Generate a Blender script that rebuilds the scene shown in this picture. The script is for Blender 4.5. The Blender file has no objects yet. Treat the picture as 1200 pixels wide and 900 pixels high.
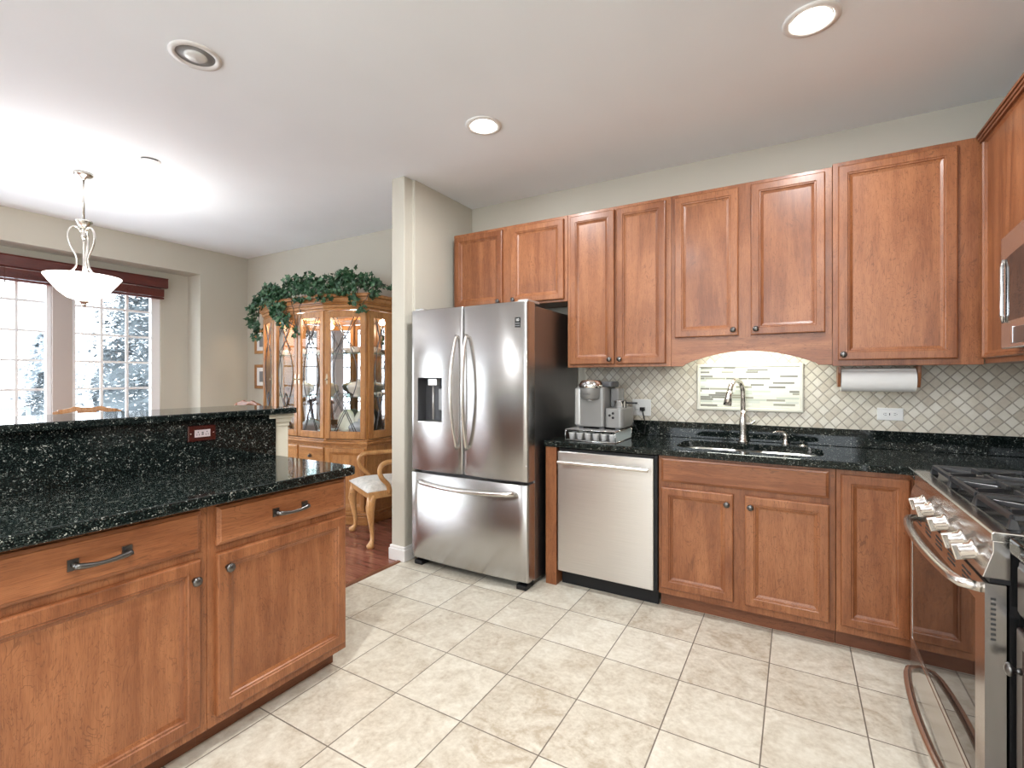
import bpy, math, random
from mathutils import Matrix, Vector
random.seed(7)
S = bpy.context.scene
COL = S.collection
R = math.radians

# ------------------------------------------------------------------ camera, world, exposure
YAW = math.atan(333 / 569.5)
CAMH = 1.316
cam_d = bpy.data.cameras.new('camera')
cam_d.sensor_width = 36.0
cam_d.lens = 569.5 / 1200 * 36
cam_d.shift_y = -7.5 / 1200
cam_d.clip_start = 0.05
cam_d.clip_end = 300
cam = bpy.data.objects.new('camera', cam_d)
cam.location = (0, 0, CAMH)
cam.rotation_euler = (R(90), 0, YAW)
COL.objects.link(cam)
S.camera = cam

W = bpy.data.worlds.new('world')
W.use_nodes = True
S.world = W
bg = W.node_tree.nodes['Background']
bg.inputs[0].default_value = (0.87, 0.94, 1.0, 1)
bg.inputs[1].default_value = 7.0
S.view_settings.view_transform = 'Standard'
S.view_settings.look = 'None'
S.view_settings.exposure = 0.22
S.view_settings.gamma = 1.0
S.view_settings.use_curve_mapping = False
try:
    S.cycles.use_denoising = True
    S.cycles.max_bounces = 10
    S.cycles.diffuse_bounces = 5
    S.cycles.glossy_bounces = 5
    S.cycles.transmission_bounces = 8
    S.cycles.transparent_max_bounces = 12
    S.cycles.sample_clamp_indirect = 6.0
    S.cycles.caustics_reflective = False
    S.cycles.caustics_refractive = False
except Exception:
    pass
CAN_W = 17.0          # recessed can lamps
PENDANT_W = 9.0
UNDER_W = 2.2
CEIL = 2.76
WARM = (0.97, 0.985, 1.0)

def area(name, loc, size, power, color=(1, 1, 1), rot=(0, 0, 0), size_y=None, shape=None, spread=None, portal=False, parent=None):
    d = bpy.data.lights.new(name, 'AREA')
    d.energy = power
    d.color = color
    d.size = size
    if size_y:
        d.shape = 'RECTANGLE'
        d.size_y = size_y
    if shape:
        d.shape = shape
    if spread:
        d.spread = spread
    if portal:
        d.cycles.is_portal = True
    o = bpy.data.objects.new(name, d)
    o.rotation_euler = rot
    COL.objects.link(o)
    if parent is not None:
        o.parent = parent
        o.location = Vector(loc) - WO.get(parent.name, Vector((0, 0, 0)))
    else:
        o.location = loc
    return o

WO = {}

# sky portals: openings added behind the viewer for light, and the bay
LWX, RWX, BWY, DWY, REARY = -5.76, 1.07, 3.43, 3.48, -3.2
area('portal_bay', (-5.98, 1.5, 1.50), 1.7, 1, rot=(0, R(-90), 0), size_y=2.75, portal=True)
area('portal_added_patio', (LWX - 0.02, -1.75, 1.25), 2.4, 1, rot=(0, R(-90), 0), size_y=1.9, portal=True)
area('portal_added_rear', (-0.65, REARY - 0.02, 1.75), 3.1, 1, rot=(R(90), 0, 0), size_y=1.7, portal=True)

# ------------------------------------------------------------------ materials
def new_mat(name):
    m = bpy.data.materials.new(name)
    m.use_nodes = True
    nt = m.node_tree
    return m, nt, nt.nodes['Principled BSDF']

def setp(b, **k):
    names = dict(col='Base Color', rough='Roughness', metal='Metallic', ior='IOR', trans='Transmission Weight',
                 coat='Coat Weight', coatr='Coat Roughness', spec='Specular IOR Level', emis='Emission Color', es='Emission Strength',
                 aniso='Anisotropic', sheen='Sheen Weight', alpha='Alpha', sss='Subsurface Weight')
    for a, v in k.items():
        if a in ('col', 'emis'):
            v = (*v, 1)
        b.inputs[names[a]].default_value = v

def plain(name, col, rough=0.5, metal=0.0, **k):
    m, nt, b = new_mat(name)
    setp(b, col=col, rough=rough, metal=metal, **k)
    return m

class N:
    def __init__(s, nt):
        s.nt = nt
    def n(s, typ, **k):
        x = s.nt.nodes.new(typ)
        for a, v in k.items():
            setattr(x, a, v)
        return x
    def l(s, a, b):
        s.nt.links.new(a, b)
    def val(s, sock, v):
        if hasattr(v, 'is_output'):
            s.nt.links.new(v, sock)
        else:
            sock.default_value = v
    def math(s, op, a, b=None, c=None):
        x = s.n('ShaderNodeMath', operation=op)
        s.val(x.inputs[0], a)
        if b is not None:
            s.val(x.inputs[1], b)
        if c is not None:
            s.val(x.inputs[2], c)
        return x.outputs[0]
    def coord(s, out='Object'):
        return s.n('ShaderNodeTexCoord').outputs[out]
    def mapping(s, vec, scale=(1, 1, 1), rot=(0, 0, 0), loc=(0, 0, 0)):
        x = s.n('ShaderNodeMapping')
        s.l(vec, x.inputs[0])
        s.val(x.inputs['Location'], loc)
        x.inputs['Rotation'].default_value = rot
        x.inputs['Scale'].default_value = scale
        return x.outputs[0]
    def noise(s, vec, scale, detail=4, rough=0.55, dist=0.0):
        x = s.n('ShaderNodeTexNoise')
        s.l(vec, x.inputs['Vector'])
        x.inputs['Scale'].default_value = scale
        x.inputs['Detail'].default_value = detail
        x.inputs['Roughness'].default_value = rough
        x.inputs['Distortion'].default_value = dist
        return x.outputs['Fac']
    def ramp(s, fac, stops):
        x = s.n('ShaderNodeValToRGB')
        s.l(fac, x.inputs[0])
        e = x.color_ramp.elements
        while len(e) < len(stops):
            e.new(0.5)
        for i, (p, c) in enumerate(stops):
            e[i].position = p
            e[i].color = (*c, 1) if len(c) == 3 else c
        return x.outputs[0]
    def mix(s, fac, a, b, blend='MIX'):
        x = s.n('ShaderNodeMix', data_type='RGBA', blend_type=blend)
        s.val(x.inputs[0], fac)
        for sock, v in ((x.inputs[6], a), (x.inputs[7], b)):
            if isinstance(v, tuple):
                v = (*v, 1) if len(v) == 3 else v
            s.val(sock, v)
        return x.outputs[2]
    def bump(s, h, strength, dist=0.01):
        x = s.n('ShaderNodeBump')
        s.l(h, x.inputs['Height'])
        x.inputs['Strength'].default_value = strength
        x.inputs['Distance'].default_value = dist
        return x.outputs[0]
    def rnd_offset(s, vec):
        oi = s.n('ShaderNodeObjectInfo')
        v = s.n('ShaderNodeVectorMath', operation='SCALE')
        cx = s.n('ShaderNodeCombineXYZ')
        s.l(oi.outputs['Random'], cx.inputs[0])
        s.l(oi.outputs['Random'], cx.inputs[1])
        s.l(oi.outputs['Random'], cx.inputs[2])
        s.l(cx.outputs[0], v.inputs[0])
        v.inputs['Scale'].default_value = 37.0
        a = s.n('ShaderNodeVectorMath', operation='ADD')
        s.l(vec, a.inputs[0])
        s.l(v.outputs[0], a.inputs[1])
        return a.outputs[0], oi.outputs['Random']

def wood(name, dark, light, axis='z', rough=0.38, coat=0.10):
    m, nt, b = new_mat(name)
    n = N(nt)
    vec, rnd = n.rnd_offset(n.coord())
    sc = {'z': (1, 1, 0.10), 'x': (0.10, 1, 1), 'y': (1, 0.10, 1)}[axis]
    mp = n.mapping(vec, sc)
    big = n.noise(mp, 9, 3, 0.55, 1.6)
    fine = n.noise(mp, 150, 3, 0.6, 0.3)
    cloud = n.noise(vec, 5, 3, 0.5)
    f = n.math('MULTIPLY_ADD', big, 0.62, n.math('MULTIPLY', fine, 0.22))
    f = n.math('ADD', f, n.math('MULTIPLY', cloud, 0.22))
    f = n.math('ADD', f, n.math('MULTIPLY_ADD', rnd, 0.10, -0.05))
    mid = tuple((a + c) / 2 for a, c in zip(dark, light))
    col = n.ramp(f, [(0.38, dark), (0.52, mid), (0.66, light)])
    # thin dark figure lines that follow the grain, and short pores
    warp = n.noise(n.mapping(vec, (1, 1, 0.35) if axis == 'z' else sc), 11, 4, 0.6, 1.0)
    ln = n.math('PINGPONG', n.math('MULTIPLY', warp, 15.0), 0.5)
    line = n.math('LESS_THAN', ln, 0.055)
    amt = n.math('MULTIPLY', line, n.math('MULTIPLY', n.noise(vec, 4, 2, 0.5), 0.85))
    col = n.mix(amt, col, tuple(x * 0.50 for x in dark))
    por = n.noise(n.mapping(vec, {'z': (1, 1, 0.045), 'x': (0.045, 1, 1), 'y': (1, 0.045, 1)}[axis]), 420, 2, 0.5)
    pf = n.math('MULTIPLY', n.math('GREATER_THAN', por, 0.58), 0.32)
    col = n.mix(pf, col, tuple(x * 0.55 for x in dark))
    n.l(col, b.inputs['Base Color'])
    setp(b, rough=rough, coat=coat, coatr=0.18)
    n.l(n.bump(fine, 0.05, 0.002), b.inputs['Normal'])
    return m

CH_D, CH_L = (0.190, 0.058, 0.018), (0.355, 0.138, 0.055)
cherry = wood('cherry_wood_vertical', CH_D, CH_L, 'z')
cherry_x = wood('cherry_wood_across', CH_D, CH_L, 'x')
cherry_y = wood('cherry_wood_along', CH_D, CH_L, 'y')
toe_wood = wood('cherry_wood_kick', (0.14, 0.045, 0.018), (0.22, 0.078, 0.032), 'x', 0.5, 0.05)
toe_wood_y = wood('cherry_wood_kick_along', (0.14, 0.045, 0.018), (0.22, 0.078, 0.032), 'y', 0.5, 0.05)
OAK_D, OAK_L = (0.30, 0.118, 0.032), (0.56, 0.275, 0.095)
oak = wood('honey_oak_vertical', OAK_D, OAK_L, 'z', 0.3, 0.3)
oak_x = wood('honey_oak_across', OAK_D, OAK_L, 'x', 0.3, 0.3)
lightoak = wood('light_oak', (0.46, 0.22, 0.075), (0.72, 0.41, 0.17), 'z', 0.3, 0.3)

def granite(name):
    m, nt, b = new_mat(name)
    n = N(nt)
    v = n.coord()
    vo = n.n('ShaderNodeTexVoronoi', feature='F1')
    n.l(v, vo.inputs['Vector'])
    vo.inputs['Scale'].default_value = 330
    cell = n.n('ShaderNodeSeparateColor')
    n.l(vo.outputs['Color'], cell.inputs[0])
    vb = n.n('ShaderNodeTexVoronoi', feature='F1')
    n.l(v, vb.inputs['Vector'])
    vb.inputs['Scale'].default_value = 120
    cb_ = n.n('ShaderNodeSeparateColor')
    n.l(vb.outputs['Color'], cb_.inputs[0])
    clus = n.noise(v, 30, 3, 0.6)
    f = n.math('ADD', n.math('MULTIPLY', clus, 0.35), n.math('MULTIPLY', cell.outputs[0], 0.60))
    f = n.math('ADD', f, n.math('MULTIPLY', n.math('POWER', cb_.outputs[1], 3.0), 0.16))
    col = n.ramp(f, [(0.56, (0.004, 0.0065, 0.006)), (0.70, (0.013, 0.019, 0.017)), (0.80, (0.040, 0.050, 0.045)),
                     (0.89, (0.36, 0.36, 0.32))])
    n.l(col, b.inputs['Base Color'])
    setp(b, rough=0.06, spec=0.32)
    return m
granite_m = granite('dark_green_granite')

def paint(name, col, rough=0.8, bump=0.03):
    m, nt, b = new_mat(name)
    n = N(nt)
    v = n.coord()
    f = n.noise(v, 1.3, 2, 0.5)
    c = n.ramp(f, [(0.3, tuple(x * 0.97 for x in col)), (0.7, tuple(min(1, x * 1.02) for x in col))])
    n.l(c, b.inputs['Base Color'])
    setp(b, rough=rough, spec=0.3)
    n.l(n.bump(n.noise(v, 220, 2, 0.5), bump, 0.002), b.inputs['Normal'])
    return m
wall_m = paint('beige_wall_paint', (0.56, 0.53, 0.455))
ceil_m = paint('white_ceiling_paint', (0.90, 0.935, 0.975))
trim_m = plain('white_trim_paint', (0.80, 0.78, 0.76), 0.35)
cream_m = plain('cream_paint', (0.70, 0.66, 0.54), 0.45)
mull_m = plain('dimmed_window_post', (0.52, 0.46, 0.43), 0.6)  # wall colour, darkened to taupe to paint in the dim light there
sash_m = plain('white_vinyl_sash', (0.93, 0.94, 0.96), 0.45)

def steel(name, col=(0.60, 0.585, 0.565), rough=0.24, axis='z', streak=0.05):
    m, nt, b = new_mat(name)
    n = N(nt)
    v = n.coord()
    sc = {'z': (1, 1, 0.01), 'x': (0.01, 1, 1), 'y': (1, 0.01, 1)}[axis]
    f = n.noise(n.mapping(v, sc), 420, 2, 0.5)
    c = n.ramp(f, [(0.3, tuple(x * (1 - streak) for x in col)), (0.7, tuple(min(1, x * (1 + streak)) for x in col))])
    n.l(c, b.inputs['Base Color'])
    n.l(n.math('MULTIPLY_ADD', f, 0.04, rough - 0.02), b.inputs['Roughness'])
    setp(b, metal=1.0)
    if axis == 'x':
        tg = n.n('ShaderNodeTangent', direction_type='RADIAL', axis='Z')
        n.l(tg.outputs[0], b.inputs['Tangent'])
        setp(b, aniso=0.8)
        b.inputs['Anisotropic Rotation'].default_value = 0.25
    return m
steel_v = steel('brushed_stainless_door', (0.52, 0.51, 0.50), 0.25, 'x', 0.012)
steel_h = steel('brushed_stainless_across', axis='x', rough=0.30, col=(0.66, 0.635, 0.605))
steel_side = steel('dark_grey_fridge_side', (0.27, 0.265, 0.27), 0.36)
steel_y = steel('brushed_stainless_range', (0.66, 0.63, 0.60), 0.22, 'y')
chrome = plain('polished_chrome', (0.78, 0.78, 0.78), 0.10, 1.0)
satin = plain('satin_nickel', (0.70, 0.67, 0.63), 0.24, 1.0)
pewter = plain('dark_pewter', (0.15, 0.145, 0.14), 0.30, 1.0)
black_p = plain('black_plastic', (0.010, 0.010, 0.011), 0.45, spec=0.3)
dark_p = plain('dark_grey_plastic', (0.07, 0.07, 0.075), 0.4)
iron = plain('cast_iron', (0.016, 0.016, 0.018), 0.30, 0.0, spec=0.6)
enamel = plain('black_enamel', (0.012, 0.012, 0.012), 0.12)
oven_glass = plain('black_oven_glass', (0.012, 0.009, 0.008), 0.03, 0.0, ior=1.75)
grey_p = plain('silver_grey_plastic', (0.24, 0.237, 0.23), 0.33, 0.35)
grey_l = plain('light_silver_plastic', (0.55, 0.545, 0.53), 0.25, 0.5)
white_p = plain('white_plastic', (0.80, 0.80, 0.79), 0.3)
white_text = plain('white_print', (0.85, 0.85, 0.85), 0.5)
grey_text = plain('grey_print', (0.45, 0.45, 0.45), 0.5)
slot_m = plain('dark_slots', (0.03, 0.03, 0.03), 0.5)
china = plain('cream_china', (0.82, 0.77, 0.68), 0.16, coat=0.4)
china2 = plain('blue_white_china', (0.62, 0.66, 0.72), 0.16, coat=0.4)
brass = plain('aged_brass', (0.55, 0.47, 0.33), 0.28, 1.0)
lead = plain('leaded_came', (0.13, 0.13, 0.14), 0.35, 1.0)
burgundy = plain('burgundy_plate', (0.045, 0.008, 0.006), 0.18, coat=0.5)
pinkish = plain('pale_outlet_body', (0.50, 0.42, 0.42), 0.35)
red_blind = wood('mahogany_blind', (0.075, 0.010, 0.007), (0.16, 0.028, 0.016), 'y', 0.4, 0.1)
paper_m = plain('white_paper', (0.90, 0.89, 0.87), 0.9)
mirror_m = plain('mirror', (0.60, 0.62, 0.64), 0.02, 1.0)
snow_m = plain('snow', (0.85, 0.88, 0.92), 0.9)
spruce_m = plain('snowy_spruce_needles', (0.11, 0.13, 0.14), 0.9)
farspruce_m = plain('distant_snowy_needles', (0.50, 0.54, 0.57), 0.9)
bark_m = plain('grey_bark', (0.09, 0.08, 0.075), 0.9)
rail_m = plain('grey_railing', (0.22, 0.24, 0.26), 0.7)
rubber = plain('rubber', (0.02, 0.02, 0.02), 0.7)

def glass(name, tint=(1, 1, 1), gloss=0.12):
    # thin clear pane: mostly straight through, with a fresnel reflection
    m, nt, b = new_mat(name)
    nt.nodes.remove(b)
    n = N(nt)
    out = [x for x in nt.nodes if x.type == 'OUTPUT_MATERIAL'][0]
    tr = n.n('ShaderNodeBsdfTransparent')
    tr.inputs[0].default_value = (*tint, 1)
    gl = n.n('ShaderNodeBsdfGlossy')
    gl.inputs['Roughness'].default_value = 0.01
    fr = n.n('ShaderNodeFresnel')
    fr.inputs[0].default_value = 1.45
    mx = n.n('ShaderNodeMixShader')
    geo = n.n('ShaderNodeNewGeometry')
    n.l(n.math('MULTIPLY', fr.outputs[0], n.math('SUBTRACT', 1.0, geo.outputs['Backfacing'])), mx.inputs[0])
    n.l(tr.outputs[0], mx.inputs[1])
    n.l(gl.outputs[0], mx.inputs[2])
    n.l(mx.outputs[0], out.inputs[0])
    return m
glass_m = glass('clear_glass')
glass_t = glass('tinted_shelf_glass', (0.80, 0.93, 0.88))

def floor_tiles():
    m, nt, b = new_mat('travertine_floor_tile')
    n = N(nt)
    v = n.coord()
    sx = n.n('ShaderNodeSeparateXYZ')
    n.l(v, sx.inputs[0])
    u = n.math('DIVIDE', n.math('ADD', sx.outputs[0], 1.443 + 33.4), 0.334)
    w = n.math('DIVIDE', n.math('ADD', sx.outputs[1], -1.507 + 34.2), 0.342)
    fu, fw = n.math('FRACT', u), n.math('FRACT', w)
    du = n.math('MINIMUM', fu, n.math('SUBTRACT', 1.0, fu))
    dw = n.math('MINIMUM', fw, n.math('SUBTRACT', 1.0, fw))
    d = n.math('MINIMUM', du, dw)
    grout = n.math('LESS_THAN', d, 0.0075)
    cx = n.n('ShaderNodeCombineXYZ')
    n.l(n.math('FLOOR', u), cx.inputs[0])
    n.l(n.math('FLOOR', w), cx.inputs[1])
    wn = n.n('ShaderNodeTexWhiteNoise')
    n.l(cx.outputs[0], wn.inputs['Vector'])
    sc = n.n('ShaderNodeVectorMath', operation='SCALE')
    n.l(wn.outputs['Color'], sc.inputs[0])
    sc.inputs['Scale'].default_value = 9
    ad = n.n('ShaderNodeVectorMath', operation='ADD')
    n.l(v, ad.inputs[0])
    n.l(sc.outputs[0], ad.inputs[1])
    f1 = n.noise(ad.outputs[0], 7, 6, 0.62, 1.2)
    f2 = n.noise(ad.outputs[0], 48, 4, 0.65)
    f = n.math('ADD', n.math('MULTIPLY', f1, 0.62), n.math('MULTIPLY', f2, 0.40))
    f = n.math('ADD', f, n.math('MULTIPLY_ADD', wn.outputs['Value'], 0.14, -0.07))
    c = n.ramp(f, [(0.34, (0.43, 0.36, 0.27)), (0.47, (0.56, 0.50, 0.405)), (0.60, (0.66, 0.61, 0.51)), (0.72, (0.73, 0.69, 0.60))])
    c = n.mix(grout, c, (0.17, 0.14, 0.11))
    n.l(c, b.inputs['Base Color'])
    setp(b, rough=0.42, spec=0.4)
    h = n.math('SUBTRACT', n.math('MULTIPLY', f2, 0.3), grout)
    n.l(n.bump(h, 0.25, 0.002), b.inputs['Normal'])
    return m
tile_m = floor_tiles()

def floor_planks():
    m, nt, b = new_mat('cherry_plank_floor')
    n = N(nt)
    v = n.coord()
    br = n.n('ShaderNodeTexBrick')
    n.l(n.mapping(v, (1, 1, 1)), br.inputs['Vector'])
    br.inputs['Scale'].default_value = 1.0
    br.inputs['Brick Width'].default_value = 0.62
    br.inputs['Row Height'].default_value = 0.075
    br.inputs['Mortar Size'].default_value = 0.0012
    br.offset = 0.37
    br.inputs['Color1'].default_value = (0.13, 0.035, 0.024, 1)
    br.inputs['Color2'].default_value = (0.33, 0.13, 0.085, 1)
    br.inputs['Mortar'].default_value = (0.03, 0.01, 0.008, 1)
    f = n.noise(n.mapping(v, (0.08, 1, 1)), 60, 3, 0.6, 0.6)
    c = n.mix(0.45, br.outputs['Color'], n.ramp(f, [(0.35, (0.10, 0.028, 0.02)), (0.65, (0.36, 0.15, 0.10))]))
    n.l(c, b.inputs['Base Color'])
    setp(b, rough=0.16, coat=0.3)
    return m
plank_m = floor_planks()

def diamond(name, axis):
    m, nt, b = new_mat(name)
    n = N(nt)
    v = n.coord()
    sx = n.n('ShaderNodeSeparateXYZ')
    n.l(v, sx.inputs[0])
    u = n.math('DIVIDE', n.math('ADD', sx.outputs[axis], 10.0), 0.060)
    w = n.math('DIVIDE', n.math('ADD', sx.outputs[2], 10.0), 0.066)
    a, c = n.math('ADD', u, w), n.math('SUBTRACT', u, w)
    fa, fc = n.math('FRACT', a), n.math('FRACT', c)
    d = n.math('MINIMUM', n.math('MINIMUM', fa, n.math('SUBTRACT', 1.0, fa)), n.math('MINIMUM', fc, n.math('SUBTRACT', 1.0, fc)))
    wob = n.noise(v, 90, 2, 0.5)
    dd = n.math('ADD', d, n.math('MULTIPLY_ADD', wob, 0.05, -0.025))
    mr = n.n('ShaderNodeMapRange')
    n.l(dd, mr.inputs[0])
    mr.inputs[1].default_value = 0.035
    mr.inputs[2].default_value = 0.085
    tile = mr.outputs[0]
    cx = n.n('ShaderNodeCombineXYZ')
    n.l(n.math('FLOOR', a), cx.inputs[0])
    n.l(n.math('FLOOR', c), cx.inputs[1])
    wn = n.n('ShaderNodeTexWhiteNoise')
    n.l(cx.outputs[0], wn.inputs['Vector'])
    f = n.math('ADD', n.math('MULTIPLY', wn.outputs['Value'], 0.55), n.math('MULTIPLY', n.noise(v, 40, 4, 0.6), 0.5))
    col = n.ramp(f, [(0.2, (0.55, 0.48, 0.39)), (0.5, (0.69, 0.64, 0.54)), (0.85, (0.80, 0.76, 0.68))])
    col = n.mix(tile, (0.42, 0.37, 0.30), col)
    n.l(col, b.inputs['Base Color'])
    setp(b, rough=0.42)
    n.l(n.bump(tile, 0.5, 0.003), b.inputs['Normal'])
    return m
diamond_x = diamond('tumbled_diamond_tile', 0)
diamond_y = diamond('tumbled_diamond_tile_side', 1)

def mosaic():
    m, nt, b = new_mat('glass_strip_mosaic')
    n = N(nt)
    v = n.coord()
    sx = n.n('ShaderNodeSeparateXYZ')
    n.l(v, sx.inputs[0])
    row = n.math('FLOOR', n.math('DIVIDE', sx.outputs[2], 0.0135))
    fr = n.math('FRACT', n.math('DIVIDE', sx.outputs[2], 0.0135))
    wr = n.n('ShaderNodeTexWhiteNoise', noise_dimensions='1D')
    n.l(row, wr.inputs['W'])
    xx = n.math('ADD', n.math('DIVIDE', sx.outputs[0], n.math('MULTIPLY_ADD', wr.outputs['Value'], 0.06, 0.07)), n.math('MULTIPLY', wr.outputs['Value'], 7.3))
    cell = n.math('FLOOR', xx)
    cx = n.n('ShaderNodeCombineXYZ')
    n.l(cell, cx.inputs[0])
    n.l(row, cx.inputs[1])
    wn = n.n('ShaderNodeTexWhiteNoise')
    n.l(cx.outputs[0], wn.inputs['Vector'])
    x = n.n('ShaderNodeValToRGB')
    n.l(wn.outputs['Value'], x.inputs[0])
    x.color_ramp.interpolation = 'CONSTANT'
    e = x.color_ramp.elements
    cs = [(0, (0.70, 0.70, 0.60)), (0.28, (0.50, 0.53, 0.44)), (0.45, (0.17, 0.16, 0.125)), (0.6, (0.78, 0.77, 0.68)), (0.78, (0.30, 0.29, 0.22)), (0.9, (0.60, 0.62, 0.55))]
    while len(e) < len(cs):
        e.new(0.5)
    for i, (p, c) in enumerate(cs):
        e[i].position = p
        e[i].color = (*c, 1)
    g = n.math('LESS_THAN', fr, 0.12)
    g2 = n.math('LESS_THAN', n.math('FRACT', xx), 0.02)
    c = n.mix(n.math('MAXIMUM', g, g2), x.outputs[0], (0.66, 0.65, 0.56))
    n.l(c, b.inputs['Base Color'])
    setp(b, rough=0.22)
    return m
mosaic_m = mosaic()

def fabric():
    m, nt, b = new_mat('pale_upholstery')
    n = N(nt)
    v = n.coord()
    c = n.ramp(n.noise(v, 30, 4, 0.7), [(0.35, (0.55, 0.55, 0.52)), (0.6, (0.74, 0.72, 0.68))])
    n.l(c, b.inputs['Base Color'])
    setp(b, rough=0.9, sheen=0.3)
    n.l(n.bump(n.noise(v, 500, 2, 0.5), 0.2, 0.002), b.inputs['Normal'])
    return m
fabric_m = fabric()

def leafm():
    m, nt, b = new_mat('ivy_leaf')
    n = N(nt)
    v = n.coord()
    c = n.ramp(n.noise(v, 22, 3, 0.6), [(0.34, (0.007, 0.034, 0.014)), (0.50, (0.022, 0.090, 0.036)), (0.68, (0.14, 0.27, 0.15))])
    n.l(c, b.inputs['Base Color'])
    setp(b, rough=0.45)
    return m
leaf_m = leafm()

def emit(name, col, strength):
    m, nt, b = new_mat(name)
    setp(b, col=col, emis=col, es=strength, rough=0.5)
    return m
bulb_on = emit('lit_bulb', (1.0, 0.95, 0.86), 14.0)
bowl_m = emit('lit_alabaster_bowl', (1.0, 0.96, 0.90), 2.0)
tube_on = emit('lit_tube', (0.97, 1.0, 0.90), 7.0)
bulb_off = plain('unlit_frosted_bulb', (0.75, 0.75, 0.74), 0.25)
baffle = plain('grey_baffle', (0.42, 0.40, 0.39), 0.5)
photo_m = plain('grey_photograph', (0.22, 0.22, 0.23), 0.4)

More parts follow.
